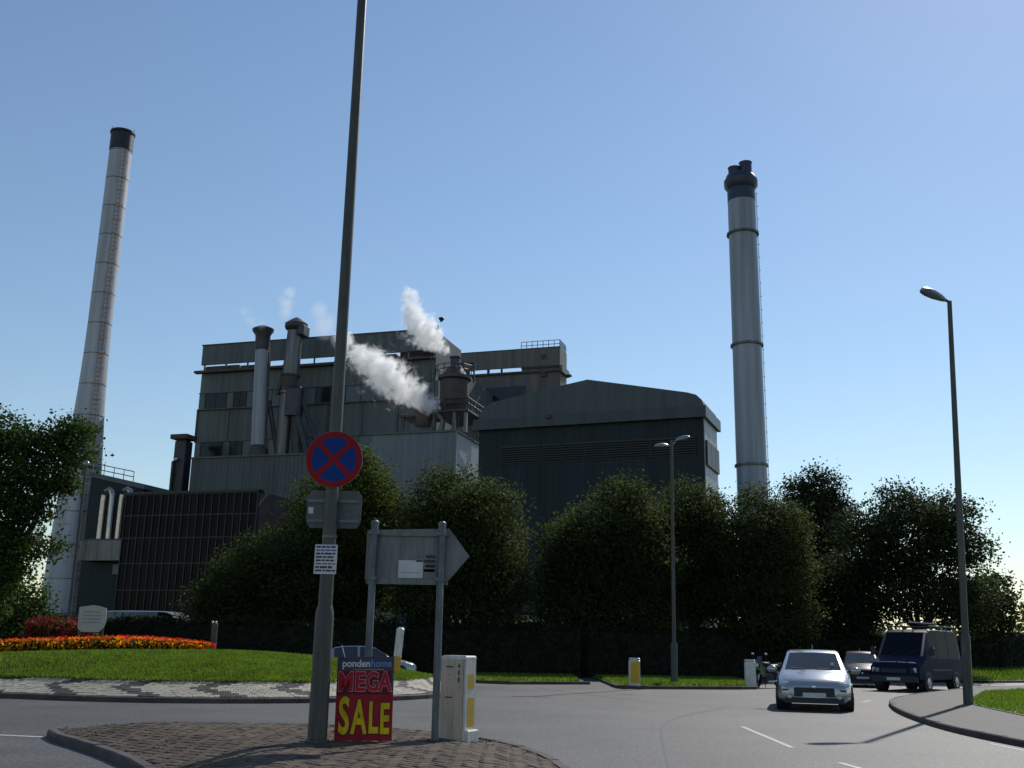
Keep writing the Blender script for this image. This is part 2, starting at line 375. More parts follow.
# pavement and lawn at the right
pave = smooth_pts([(9.2, 6), (9.05, 18), (9.0, 21.5), (9.5, 25), (10.3, 28.6), (11.2, 31.6), (12.0, 33.8), (13.3, 36.4), (16, 40.5), (20, 46.3), (25, 51), (46, 64)], 2)
pv = struct('pavement', MB().prism([(p[0] + .12 if p[1] < 35 else p[0] + .08, p[1] - (.08 if p[1] > 35 else 0)) for p in pave] + [(60, 60), (60, 6)], -.05, .118), 'footway')
kerb_line(pv, pave, inner=-1, m='darkkerb')
gp = smooth_pts([(11.9, 6), (12.0, 20), (12.2, 24.5), (13.2, 30.2), (13.9, 32.6), (18.2, 41.3), (24, 47.6), (46, 60.5), (58, 60), (58, 6)], 1, True)
struct('lawn', MB().prism(gp, .05, .135), 'soil')
gv = [p for p in gp if True]
PL_ = scatter([(12.1, 20), (12.4, 25), (13.3, 30.4), (14, 32.6), (18.2, 41.1), (24, 47.3), (30, 50), (26, 30), (16, 20)], 42000, lambda x, y: x * 0 + .135)
obj('lawn_grass', blades('lawn_grass', PL_, .085, .02), 'blade', kind='stuff')

# road markings, 4 mm above the asphalt
def dash(a, b, wd=.1, z=.004):
    a = Vector(a); b = Vector(b); d = (b - a).normalized(); n = Vector((-d.y, d.x)) * wd / 2
    me = MB().add([(*(a + n), z), (*(a - n), z), (*(b - n), z), (*(b + n), z)], [(0, 1, 2, 3)])
    o = struct('road_marking', me, 'white'); return o
dash((4.92, 22.6), (4.76, 18.1), .1); dash((4.86, 15.9), (5.1, 13.2), .1); dash((11.2, 33.9), (11.9, 35.2), .1)
dash((-9.2, 17.95), (-7.4, 17.5), .14)
for i in range(4): dash((8.75, 12 + i * 1.9), (8.72, 13.9 + i * 1.9), .07)

def seam(pts, wd, nm='road_seam'):
    p = smooth_pts(pts, 3); m = MB(); v = []
    for i, q in enumerate(p):
        a, b = Vector(p[max(i - 1, 0)]), Vector(p[min(i + 1, len(p) - 1)]); d = (b - a).normalized(); w_ = wd * rnd.uniform(.6, 1.4) / 2
        v += [(q[0] - d.y * w_, q[1] + d.x * w_, .004), (q[0] + d.y * w_, q[1] - d.x * w_, .004)]
    m.add(v, [(2 * i, 2 * i + 1, 2 * i + 3, 2 * i + 2) for i in range(len(p) - 1)]); struct(nm, m, 'tar')
seam([(1.2, 40), (3.5, 33), (5.2, 30), (8.5, 29.5)], .035); seam([(2, 13), (2.6, 18), (3.4, 24), (6.2, 30)], .035)
struct('manhole_cover', MB().lathe([(.32, .004), (.31, .006)], (4.1, 36.2), 20, False, True), 'tar')

# ------------------------------------------------------------------ brick paved traffic island in front
isl = smooth_pts([(-7.5, 17.45), (-7.15, 18.05), (-5.6, 18.75), (-3.57, 18.95), (-1.8, 18.55), (-.45, 17.8), (.25, 16.5), (.65, 15), (.84, 13.6), (.95, 11.5), (.8, 6), (-2.3, 6), (-3.3, 10.6), (-4.2, 12.9), (-5.7, 15.2)], 2, True)
iA = np.array(isl); iB = np.roll(iA, -1, 0)
def edge_d(x, y):
    p = np.array([x, y]); ab = iB - iA; t = np.clip(((p - iA) * ab).sum(1) / (ab ** 2).sum(1), 0, 1)
    return float(np.sqrt((((iA + ab * t[:, None]) - p) ** 2).sum(1).min()))
def isl_z(x, y):
    t = min(1, edge_d(x, y) / 1.5); return .115 + .165 * t * t * (3 - 2 * t)
ti = MB(); NX, NY = 44, 66; idx = {}
island = struct('traffic_island', MB().prism(isl, -.05, .06), 'joint')
bed = MB()
xs = np.linspace(-7.6, 1, NX); ys = np.linspace(6, 19, NY)
inside = in_poly(*[a.ravel() for a in np.meshgrid(xs, ys)], isl).reshape(NY, NX)
for j in range(NY - 1):
    for i in range(NX - 1):
        if inside[j, i] and inside[j, i + 1] and inside[j + 1, i] and inside[j + 1, i + 1]:
            for (a, b) in ((i, j), (i + 1, j), (i, j + 1), (i + 1, j + 1)):
                if (a, b) not in idx:
                    idx[(a, b)] = len(bed.v); bed.v.append((xs[a], ys[b], isl_z(xs[a], ys[b]) - .016))
            bed.f.append((idx[(i, j)], idx[(i + 1, j)], idx[(i + 1, j + 1)], idx[(i, j + 1)]))
obj('joint_bed', bed, 'joint', island, smooth=True)
kerb_line(island, isl + [isl[0]], wd=.14, h=.125, m='darkkerb', inner=-1)
# herringbone bricks
bw = .125; ang = R(45); ca, sa = math.cos(ang), math.sin(ang); bricks = []
for i in range(-100, 130):
    for j in range(-100, 210):
        k = (i - j) % 4
        if k == 0: cx, cy, vert = (i + 1) * bw, (j + .5) * bw, 0
        elif k == 2: cx, cy, vert = (i + .5) * bw, j * bw, 1
        else: continue
        x = cx * ca - cy * sa - 2; y = cx * sa + cy * ca + 8
        if -7.6 < x < 1 and 8 < y < 19: bricks.append((x, y, vert))
bx = np.array([b[0] for b in bricks]); by = np.array([b[1] for b in bricks]); keep = in_poly(bx, by, isl)
bricks = [b for b, k in zip(bricks, keep) if k]
ed = [edge_d(b[0], b[1]) for b in bricks]
bricks = [b for b, e in zip(bricks, ed) if e > .19]
def vis(b): return b[1] > 12.55 and abs(b[0]) < .49 * b[1]
bricks.sort(key=lambda b: (0 if vis(b) else 1, b[0] ** 2 + b[1] ** 2))
bm_ = MB().loft([[(x * .119, y * .0565, z) for x, y in ((-1, -1), (1, -1), (1, 1), (-1, 1))] for z in (-.05, -.008)] + [[(x * .11, y * .0475, 0) for x, y in ((-1, -1), (1, -1), (1, 1), (-1, 1))]], False, True)
bme = bm_.mesh('paving_brick'); bme.materials.append(M['brick']); rest = MB()
for q, (x, y, vert) in enumerate(bricks):
    z = isl_z(x, y); e = .12
    nx = (isl_z(x - e, y) - isl_z(x + e, y)) / (2 * e); ny = (isl_z(x, y - e) - isl_z(x, y + e)) / (2 * e)
    N = Vector((nx + rnd.gauss(0, .02), ny + rnd.gauss(0, .02), 1)).normalized()
    a = ang + (math.pi / 2 if vert else 0) + rnd.gauss(0, .012)
    X = Vector((math.cos(a), math.sin(a), 0)); X = (X - N * X.dot(N)).normalized(); Y = N.cross(X)
    mw = Matrix((X, Y, N)).transposed().to_4x4(); mw.translation = (x, y, z + rnd.gauss(0, .0025))
    if q < 296:
        o = bpy.data.objects.new('paving_brick', bme); C.objects.link(o); o.parent = island; o.matrix_world = mw; o.matrix_local = mw
    else: rest.add([mw @ Vector(p) for p in bm_.v], bm_.f)
obj('paving_bricks', rest, 'bricks', island, kind='stuff')
# moss and weeds creeping from the joints along the back edge
PW = []
for b in bricks:
    e = edge_d(b[0], b[1])
    if b[1] > 14.5 and e < .8 and rnd.random() < .2:
        for _ in range(8): PW.append((b[0] + rnd.gauss(0, .06), b[1] + rnd.gauss(0, .06), isl_z(b[0], b[1])))
for fx, fy, fr in ((-2.5, 14.5, .2), (-.96, 14.85, .12), (-.62, 15.35, .38), (-1.92, 14.72, .4)):
    for _ in range(130):
        q = rnd.uniform(0, 6.28); f = fr * rnd.uniform(.75, 1.15); PW.append((fx + f * math.cos(q), fy + f * .8 * math.sin(q), isl_z(fx, fy) - .005))
obj('joint_weeds', blades('joint_weeds', np.array(PW), .02, .012), 'verge', kind='stuff')

# ------------------------------------------------------------------ roundabout
RC = (-9.2, 34.6); RR = 7.8
def grow(t):   # the roundabout stretches out to the left
    q = min(1, max(0, (-math.cos(t) - .42) / .5)); return 1 + .9 * q * q * (3 - 2 * q)
def rpos(r, t): return RC[0] + r * grow(t) * math.cos(t), RC[1] + r * grow(t) * math.sin(t)
def rho(x, y): return math.hypot(x - RC[0], y - RC[1]) / grow(math.atan2(y - RC[1], x - RC[0]))
def mound(r):
    if r > 6.62: return .13 + .37 * (7.62 - r)
    t = r / 6.62; return .5 + .66 * (1 - t * t)
circ = [rpos(RR, t) for t in np.linspace(0, 2 * math.pi, 145)]
mm = MB(); mm.loft([[(*rpos(r, t), mound(r) - (.03 if r > 6.55 else 0)) for t in np.linspace(0, 2 * math.pi, 120, endpoint=False)] for r in (7.7, 7.62, 7.2, 6.9, 6.62, 6.2, 5.5, 4.8, 4, 3, 2, 1, .3)], False, True)
rb = struct('roundabout', mm, 'soil', smooth=True)
kerb_line(rb, circ, wd=.16, h=.13, length=.9, m='darkkerb', inner=1)
light, dark = MB(), MB(); nrow = 9; colw = .125
for k in range(nrow):
    ra = 6.62 + k * .111; rbn = ra + .103; nth = int(2 * math.pi * 7.1 / colw); off = .5 * (k % 2)
    for c_ in range(nth):
        t0 = 2 * math.pi * (c_ + off) / nth; t1 = t0 + 2 * math.pi / nth * .93
        s_ = ((t0 + math.pi / 2) % (2 * math.pi)) * 7.1; v_ = (k + .5) / nrow
        h = .02 + rnd.uniform(-.006, .008)
        P = [Vector((*rpos(r, t), mound(max(r, 6.6201)))) for r, t in ((rbn, t0), (rbn, t1), (ra, t1), (ra, t0))]
        up_ = Vector((0, 0, h))
        (dark if ((s_ + 1.0 - .95 * abs(2 * v_ - 1)) % 2.03) < .56 else light).add(
            [p - up_ for p in P] + [p + up_ for p in P], [(4, 5, 6, 7), (0, 1, 5, 4), (1, 2, 6, 5), (2, 3, 7, 6), (3, 0, 4, 7)])
obj('light_setts', light, 'lightsett', rb, kind='stuff'); obj('dark_setts', dark, 'darksett', rb, kind='stuff')
n_ = 120000; a_ = rng.uniform(math.pi, 2 * math.pi, n_) + rng.normal(0, .25, n_); r_ = 6.7 * np.sqrt(rng.random(n_)); r_[:9000] = rng.uniform(6.45, 6.8, 9000)
gw = np.array([grow(t) for t in a_]); PG = np.stack([RC[0] + r_ * gw * np.cos(a_), RC[1] + r_ * gw * np.sin(a_), np.array([mound(min(r, 6.62)) for r in r_])], 1)
obj('mown_grass', blades('mown_grass', PG, .075, .02), 'blade', kind='stuff')

# flower bed on top of the roundabout
def bed_pts(n, y0, y1, x0=-17, x1=-9.7):
    x = rng.uniform(x0, x1, n); t = (x - x0) / (x1 - x0); lim = 1 - .75 * np.clip((t - .55) / .45, 0, 1) ** 1.5
    y = y0 + (y1 - y0) * rng.random(n) * lim
    return x, y, np.clip(np.array([mound(min(6.6, rho(a, b))) for a, b in zip(x, y)]), .43, 2), lim
def petals(name, n, y0, y1, z0, z1, size, **k):
    x, y, z, lim = bed_pts(n, y0, y1, **k); z = z + (z0 + (z1 - z0) * rng.random(n)) * (.4 + .6 * lim)
    p = np.stack([x, y, z], 1); nr = unit(rng.normal(size=(n, 3)) + np.array([0, -.4, .8])); t = unit(np.cross(nr, rng.normal(size=(n, 3)))); b = np.cross(nr, t)
    L = size * rng.uniform(.6, 1.2, (n, 1)) * .5
    return np_mesh(name, np.stack([p - t * L, p - b * L, p + t * L, p + b * L], 1).reshape(-1, 3), 4)
obj('bedding_foliage', petals('bedding_foliage', 14000, 34.6, 37, .02, .38, .12), 'leaf2', kind='stuff')
obj('yellow_flowers', petals('yellow_flowers', 2800, 34.5, 35.6, .1, .34, .08), 'fl_ye', kind='stuff')
obj('orange_flowers', petals('orange_flowers', 4600, 34.6, 36.6, .16, .47, .085), 'fl_or', kind='stuff')
obj('red_flowers', petals('red_flowers', 2300, 35.4, 36.9, .22, .52, .09), 'fl_red', kind='stuff')
t = thing('flowering_shrub', 'taller crimson flowering shrub at the back of the flower bed, under the leafy tree', 'shrub', (-15.7, 37.4, 1.12))
obj('blossom', leaves('blossom', [(-.6, 0, .62, .7, .4, .42), (.2, 0, .6, .7, .4, .4), (.7, -.1, .45, .4, .3, .35)], 2400, .1, .1, 6), 'fl_pink', t, kind='stuff')
obj('foliage', leaves('foliage', [(0, .05, .4, 1.4, .4, .5)], 2400, .12, .14, 8), 'leaf2', t, kind='stuff')

# ------------------------------------------------------------------ plant buildings
main = thing('factory_building', 'tall grey beige factory block with two window bands and a raised roof screen', 'factory', (-10.09, 130, 0), R(-17))
obj('core_wall', B((-35, .35, 0), (0, 10, 37.5)), 'clad', main)
obj('rear_wall', B((-35, 10, 0), (-.004, 26.5, 38.3)), 'clad', main)
obj('wall_panel', MB().corr(-35, 0, .35, 24, 25.45, .9, .05), 'clad2', main)
obj('wall_panel', MB().corr(-35, 0, .3, 27.55, 32.15, .9, .05), 'clad', main)
obj('wall_panel', MB().corr(-35, 0, .3, 34.45, 37.3, .9, .05), 'clad', main)
for u in np.arange(-35, .1, 5.0):
    obj('corner_trim' if u in (-35, 0) else 'panel_joint', B((u - .05 - (.06 if u == -35 else 0), .1, 27.55), (u + .05, .23, 32.15)), 'clad2', main)
pbx = B((-35, -.05, 38.55), (0, .25, 41.35)); obj('roof_screen', pbx, 'clad2', main)
obj('roof_screen', B((-.28, .26, 37.52), (.01, 9.9, 41.2)), 'clad', main)
obj('screen_coping', B((-35.1, -.15, 41.36), (.05, .35, 41.5)), 'dsteel', main)
obj('gutter', B((-35.7, -.6, 37.3), (.1, .2, 37.62)), 'dirt', main)
for u in np.arange(-34.5, -.5, 3.4): obj('screen_post', B((u - .1, .05, 37.63), (u + .1, .2, 38.54)), 'dirt', main)
for u0_, u1_, hh, v0_ in ((-34.6, -29.2, .95, .45), (-29, -26.5, .8, .45), (-22.6, -20.4, .6, .5), (-13.9, -6.5, 1.6, 2.4), (-6, -.6, 1.8, 2.4)):
    obj('roof_plant', MB().rbox((u0_, v0_, 37.51), (u1_, v0_ + 1.6, 37.51 + hh), .1), 'dirt', main)
obj('roof_pipe', T([(-34, .9, 37.9), (-14, .9, 38.0)], .1), 'dirt', main)
bands = (25.5, 27.5), (32.2, 34.4)
for bi, (z0, z1) in enumerate(bands):
    ul = [(-34.9, -34.0, 's'), (-33.9, -30.6, 'w'), (-30.5, -29.5, 's'), (-29.4, -27.5, 'w'), (-27.4, -25.8, 's')]
    u = -25.7
    while u < -1:
        ul.append((u, u + 2.1, 'w' if (int(u * 10) % 5 == 1 and bi) else 's')); u += 2.2
    for a, b, k in ul:
        if k == 'w':
            o = obj('window', MB().box((a, .05, z0), (b, .12, z0 + .1)).box((a, .05, z1 - .1), (b, .12, z1)).box((a, .05, z0 + .1), (a + .1, .12, z1 - .1)).box((b - .1, .05, z0 + .1), (b, .12, z1 - .1)), 'mullion', main)
            m_ = (a + b) / 2
            obj('pane', B((a + .1, .08, z0 + .1), (m_ - .03, .11, z1 - .1)), 'glassw', o); obj('pane', B((m_ + .03, .08, z0 + .1), (b - .1, .11, z1 - .1)), 'glassw', o)
        else: obj('window_panel', B((a, .09, z0), (b, .2, z1)), 'spandrel', main)
    obj('sill', B((-35, -.12, z0 - .14), (0, .15, z0 - .012)), 'clad2', main); obj('lintel', B((-35, -.05, z1 + .012), (0, .15, z1 + .1)), 'clad2', main)
obj('lower_block', B((-30.4, -6.9, 0), (-1, .3, 23.9)), 'clad', main)
obj('ribbed_cladding', MB().corr(-30.4, -1, -6.92, 0, 23.85, .55, .09), 'clad2', main, kind='stuff')
obj('block_coping', B((-30.5, -7.15, 23.91), (-1, -6.6, 24.1)), 'clad', main)
obj('mast', T([(.1, .4, 41.3), (.1, .4, 42.1), (.5, .4, 42.6)], .08), 'dsteel', main)
obj('floodlight', MB().lathe([(.1, 42.45), (.42, 42.9), (.36, 43.0), (.05, 43.05)], (.55, .4), 10), 'dsteel', main)
for vv in (14, 19, 24): obj('roof_vent', MB().lathe([(.5, 38.3), (.5, 39), (.7, 39.1), (.1, 39.5)], (-3, vv), 10), 'steel', main)
du = thing('duct_stack', 'dark vertical duct at the left edge of the tall factory block', 'duct', (-10.09, 130, 0), R(-17))
obj('casing', MB().rbox((-34.4, -5.2, 0), (-32.7, -3.6, 26.8), .1), 'dsteel', du); obj('cowl', MB().prism([(-34.9, -5.6), (-32.4, -5.6), (-32.4, -3.2), (-34.9, -3.2)], 27, 27.6), 'dirt', du)
obj('neck', B((-34.1, -5, 26.8), (-33, -3.8, 27)), 'dirt', du)
obj('pipe', T([(-34.2, -5.45, 0), (-34.2, -5.45, 24)], .2), 'dsteel', du); obj('lamp', MB().ball((-33.7, -5.5, 24.2), .28), 'chrome', du)

UV = Matrix.Rotation(R(-17), 4, 'Z'); 
def mw_(u, v, z): p = UV @ Vector((u, v, z)); return (p.x - 10.09, p.y + 130, p.z)
# exhaust stacks on the lower block
st = thing('exhaust_stack', 'slim pale exhaust stack with a dark flared cap, left of the pair on the factory', 'stack', mw_(-21.6, -5.5, 24.02), R(-17))
obj('stack_shaft', MB().lathe([(.95, 1.6), (.95, 8.5), (.93, 8.5), (.93, 14.3)], n=20), 'chim2', st, True)
obj('stack_base', MB().lathe([(1.5, 0), (1.45, .3), (1.0, 1.58)], n=20), 'dirt', st, True)
obj('stack_cap', MB().lathe([(.98, 14.32), (.98, 16.4), (1.4, 17.0), (1.42, 17.25), (.5, 17.7)], n=20), 'dsteel', st, True)
obj('brace', T([(1.0, .4, 7.5), (2.4, .8, 0)], .28, 6), 'dsteel', st); obj('drain_pipe', T([(1.08, -.1, 1), (1.08, -.1, 14)], .14, 6), 'dirt', st)
st.rotation_euler = (0, R(-2.4), R(-17))
s2 = thing('exhaust_stack', 'darker jointed exhaust stack with a wide cowl and slanting ducts, right of the pair', 'stack', mw_(-18.2, -5.5, 24.02), R(-17))
obj('stack_shaft', MB().lathe([(.85, 0), (.85, 8.2), (1.0, 8.25), (1.0, 8.55), (.95, 8.6)], (0, 0), 18), 'steel', s2, True)
obj('duct', T([(.1, 0, 8.55), (.35, 0, 9.6), (.4, 0, 10.6)], [.95, 1.1, 1.1], 16), 'dirt', s2, True)
obj('upper_shaft', T([(.4, 0, 10.6), (.7, 0, 17.6)], [1.1, 1.0], 16), 'steel', s2, True)
obj('flange', MB().lathe([(1.25, 10.5), (1.25, 10.75)], (.4, 0), 18), 'dirt', s2)
obj('cowl', MB().lathe([(1.02, 16.6), (1.4, 16.9), (1.5, 17.2), (1.5, 17.6), (.7, 18.2), (.2, 18.5)], (.75, 0), 18), 'dsteel', s2, True)
obj('cowl_hood', MB().rbox((1.3, -1.0, 15.9), (2.3, 1.0, 17.5), .35), 'dsteel', s2)
for a, b, rr in (((.6, -.3, 9.4), (4.0, -.6, 0), .38), ((.9, 0, 10.4), (5.2, 0, 1), .3), ((1.2, .2, 9.0), (2.0, .3, 0), .75), ((-.4, -.6, 10.4), (-.9, -.8, 8), .3)):
    obj('slanting_duct', T([a, b], rr, 8), 'dsteel', s2)
obj('junction_box', MB().rbox((.3, -1, 5.2), (2.5, .4, 9.2), .5), 'dsteel', s2)

# pale block at the front with the cooling tower
pb = thing('plant_block', 'pale blue grey clad block below the steaming cooling tower', 'plant building', (-10.09, 130, 0), R(-17))
obj('wall', B((-1, -15.9, 0), (9.05, -7.2, 24.1)), 'pale', pb)
obj('front_cladding', MB().corr(-1, 9.05, -15.92, 0, 24.05, .75, .05), 'pale', pb, kind='stuff')
obj('corner_trim', B((9.0, -16.05, 0), (9.2, -15.85, 24.3)), 'pale', pb)
obj('coping', B((-1.1, -16.1, 24.11), (9.2, -15.4, 24.32)), 'clad2', pb); obj('side_coping', B((8.8, -15.39, 24.11), (9.2, -7.1, 24.32)), 'clad2', pb)
for z in (8.0, 16): obj('panel_joint', B((-1, -16.03, z), (9.05, -15.99, z + .1)), 'clad2', pb)

def railing(parent, pts, h=1.1, n=6, r=.05, name='railing'):
    m = MB()
    for i in range(len(pts) - 1):
        a, b = Vector(pts[i]), Vector(pts[i + 1])
        for k in range(n + 1):
            p = a.lerp(b, k / n); m.tube([p, p + Vector((0, 0, h))], r, 4)
        for hh in (h * .5, h): m.tube([a + Vector((0, 0, hh)), b + Vector((0, 0, hh))], r, 4)
    return obj(name, m, 'dsteel', parent)
ct = thing('cooling_tower', 'dark drum shaped cooling tower with railed platforms venting white steam', 'cooling tower', mw_(8.0, -14, 24.15), R(-17))
obj('drum', MB().lathe([(1.3, 2.6), (1.62, 3.4), (1.65, 6.2), (1.55, 6.3)], n=22), 'dirt', ct, True)
obj('band', MB().lathe([(1.72, 6.3), (1.9, 6.4), (1.9, 6.75), (1.72, 6.8)], n=22), 'dsteel', ct)
obj('cone', MB().lathe([(1.5, 6.8), (.9, 7.8), (.62, 8.0)], n=18), 'dirt', ct, True)
obj('neck', MB().lathe([(.55, 8.0), (.55, 8.9), (.68, 8.95), (.66, 9.1)], n=14), 'dsteel', ct, True)
obj('side_pipe', T([(.5, 0, 8.3), (2.2, .3, 8.3), (2.2, .3, 6)], .12, 6), 'dsteel', ct)
obj('platform', B((-2.3, -1.7, 2.35), (2.3, 6.5, 2.6)), 'dsteel', ct)
obj('platform', B((-6, -1.5, 2.0), (-2.32, 2, 2.3)), 'dirt', ct)
railing(ct, [(2.25, -1.65, 2.6), (2.25, 6.4, 2.6)], 1.3, 8, .07); railing(ct, [(-2.25, -1.65, 2.6), (2.25, -1.65, 2.6)], 1.2, 5, .06)
rp_ = [(2.2 * math.cos(a), 2.2 * math.sin(a), 6.75) for a in np.linspace(math.pi * .75, math.pi * 2.1, 9)]
railing(ct, rp_, 1.1, 1, .05); 
obj('ladder', MB().tube([(-2.0, -1.1, 2.6), (-2.0, -1.1, 9)], .06, 4).tube([(-2.5, -1.1, 2.6), (-2.5, -1.1, 9)], .06, 4).box((-2.55, -1.15, 5), (-1.95, -1.05, 5.1)).box((-2.55, -1.15, 7), (-1.95, -1.05, 7.1)).box((-2.55, -1.15, 8.8), (-1.95, -1.05, 8.9)), 'dsteel', ct)
for x, y in ((-1.8, -1.2), (1.9, -1.2), (1.9, 5.8), (-1.8, 5.8), (-5.6, -1.2), (.6, -1.3)): obj('support_leg', B((x - .17, y - .17, 0), (x + .17, y + .17, 2.35)), 'steel' if x > 0 else 'dirt', ct)
obj('outlet_pipe', T([(-1, -1.2, 0), (-.7, -1.3, 1.4), (-1.6, -1.2, 2.6)], .35, 10), 'steel', ct)
obj('outlet_hood', MB().lathe([(.9, 1.0), (1.1, 2.4), (.75, 3.0)], (-3.4, -.6), 14), 'dirt', ct, True)
obj('stair_stringer', MB().tube([(2.3, 2, 2.4), (2.3, 7, -.1)], .15, 5), 'dsteel', ct)
railing(ct, [(1.3, -1.8, .2), (1.3, 6.3, .2)], 1.5, 8, .06)

# second, brown grey block behind
sb = thing('factory_building', 'brown grey flat roofed block with a roof railing, behind the dark hall', 'factory', (7.13, 150, 0), R(-18))
obj('wall', B((-17, .3, 0), (0, 4, 41.4)), 'brown', sb)
obj('upper_wall', B((-6.1, .3, 41.4), (-.004, 4, 45)), 'brown', sb)
obj('parapet_screen', B((-17, .02, 42.25), (0, .29, 45.05)), 'brown', sb)
obj('band', B((-17, -.12, 41.3), (.25, .29, 41.6)), 'dirt', sb); obj('band', B((.01, -.1, 41.2), (.4, 4.1, 42.2)), 'brown', sb)
obj('slot_post', B((-11.6, .1, 41.61), (-11.2, .28, 42.24)), 'dirt', sb); obj('slot_post', B((-9.4, .1, 41.61), (-9.1, .28, 42.24)), 'dirt', sb); obj('slot_filler', B((-17, .1, 41.61), (-14.4, .28, 42.24)), 'dirt', sb)
obj('floor_band', B((-6.1, -.05, 42.0), (0, .02, 42.15)), 'dirt', sb)
obj('window', B((-11.8, .24, 36.9), (-5.4, .31, 39.4)), 'glassw', sb)
for z in (43.4, 40.6): obj('vent_cap', B((-2.9, -.15, z), (-2.2, .1, z + .7)), 'dirt', sb)
railing(sb, [(-6.2, .2, 45.05), (-.1, .2, 45.05), (-.1, 3.8, 45.05)], 1.2, 7, .05)
obj('side_bracket', B((.4, 1.5, 40.8), (1.3, 2.2, 41.1)), 'dirt', sb)
obj('coping', B((-17.05, -.05, 45.06), (.05, .35, 45.17)), 'dirt', sb)

# dark hall
hl = thing('industrial_hall', 'dark teal gabled hall with a deep fascia and a louvre band', 'hall', (16.39, 85, 0), R(-21.5))
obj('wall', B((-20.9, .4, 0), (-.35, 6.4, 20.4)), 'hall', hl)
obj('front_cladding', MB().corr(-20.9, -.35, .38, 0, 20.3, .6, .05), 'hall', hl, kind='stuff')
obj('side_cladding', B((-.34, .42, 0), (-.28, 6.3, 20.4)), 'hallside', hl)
fa = MB().box((-21.3, -.2, 20.35), (.0, .35, 21.33)); obj('fascia', fa, 'fascia', hl)
obj('side_fascia', B((-.3, .36, 20.35), (0, 6.8, 21.33)), 'fascia', hl)
obj('soffit', B((-21, .36, 20.3), (-.31, .39, 20.4)), 'louvre', hl)
rp = [(-20.9, 21.34), (-20.75, 22.0), (-20.3, 22.55), (-19.5, 22.95), (-15, 23.7), (-10.48, 24.4), (-5.5, 23.4), (-1.6, 22.6), (-.85, 22.35), (-.4, 21.9), (-.2, 21.34)]
obj('roof', MB().plate(rp, .1, 6.6), 'roof', hl)
obj('gable_panel', MB().plate([(x * .996 - .04, z - .06 if z > 21.5 else z) for x, z in rp], .04, .1), 'roof', hl)
x_ = -18.7
while x_ < -1.3:
    o = obj('louvre_panel', B((x_, .27, 17.2), (x_ + 1.9, .3, 18.8)), 'louvre', hl)
    sl = MB()
    for k in range(7): sl.add([(x_ + .05, .27, 17.28 + k * .21), (x_ + 1.85, .27, 17.28 + k * .21), (x_ + 1.85, .2, 17.38 + k * .21), (x_ + .05, .2, 17.38 + k * .21)], [(0, 1, 2, 3)])
    obj('blades', sl, 'louvre', o, kind='stuff'); x_ += 1.97
for k in range(3): obj('side_louvre', B((-.28, .7 + k * 1.85, 16.4), (-.1, 2.45 + k * 1.85, 18.5)), 'louvre', hl)
obj('floodlight', MB().rbox((-14.2, -.45, 21.0), (-13.8, -.21, 21.3), .05), 'dsteel', hl)

# glazed annex
an = thing('glazed_annex', 'low dark annex of gridded tinted glass left of the factory', 'annex', (-10.09, 130, 0), R(-17))
obj('wall', B((-25.3, -25.6, 0), (-9, -15, 16.4)), 'dirt', an); obj('coping', B((-25.4, -26.1, 16.5), (-8.9, -25, 16.75)), 'mullion', an)
obj('flat_roof', B((-25.3, -24.99, 16.41), (-9, -15, 16.55)), 'steel', an)
zs = [.3, 3.4, 6.3, 9.1, 11.8, 14.2, 16.45]; us = np.linspace(-25.2, -9.1, 19)
for i in range(len(us) - 1):
    for k in range(len(zs) - 1):
        o = obj('pane', B((us[i] + .05, -25.84, zs[k] + .06), (us[i + 1] - .05, -25.8, zs[k + 1] - .06)), 'glass', an)
        o.rotation_euler = (0, 0, 0)
    obj('mullion', B((us[i] - .05, -25.95, .3), (us[i] + .05, -25.7, 16.45)), 'mullion', an)
for k, z in enumerate(zs): obj('transom', B((-25.2, -25.93, z - .05), (-9.1, -25.72, z + .05)), 'mullion', an)
obj('end_mullion', B((-9.12, -25.96, 0), (-9.0, -25.6, 16.5)), 'mullion', an)

# small building with shiny pipes beside the left chimney
wb = thing('plant_building', 'small flat roofed plant building with shiny pipes beside the white chimney', 'plant building', (-44.5, 117, 0), R(-17))
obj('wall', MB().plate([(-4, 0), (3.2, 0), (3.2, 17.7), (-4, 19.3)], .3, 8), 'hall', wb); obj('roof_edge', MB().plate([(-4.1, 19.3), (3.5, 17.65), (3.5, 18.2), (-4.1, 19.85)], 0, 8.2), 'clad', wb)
railing(wb, [(-3.6, .2, 19.6), (1.8, .2, 18.5)], 1.2, 4, .05)
for x in (-.9, 1.5): obj('pipe', T([(x, -1.0, 10.5), (x, -1.0, 16.4), (x + .05, -1.0, 16.9), (x + .25, -1.0, 17.3), (x + .6, -1.0, 17.5), (x + .95, -1.0, 17.3), (x + 1.15, -1.0, 16.8), (x + 1.2, -1.0, 12)], .36, 10), 'shiny', wb, True)
obj('canopy', MB().rbox((-3, -1.6, 9.6), (3.4, .2, 12), .2), 'steel', wb); obj('door_frame', B((.5, -.02, 8.2), (2.4, .28, 9.3)), 'pale', wb)

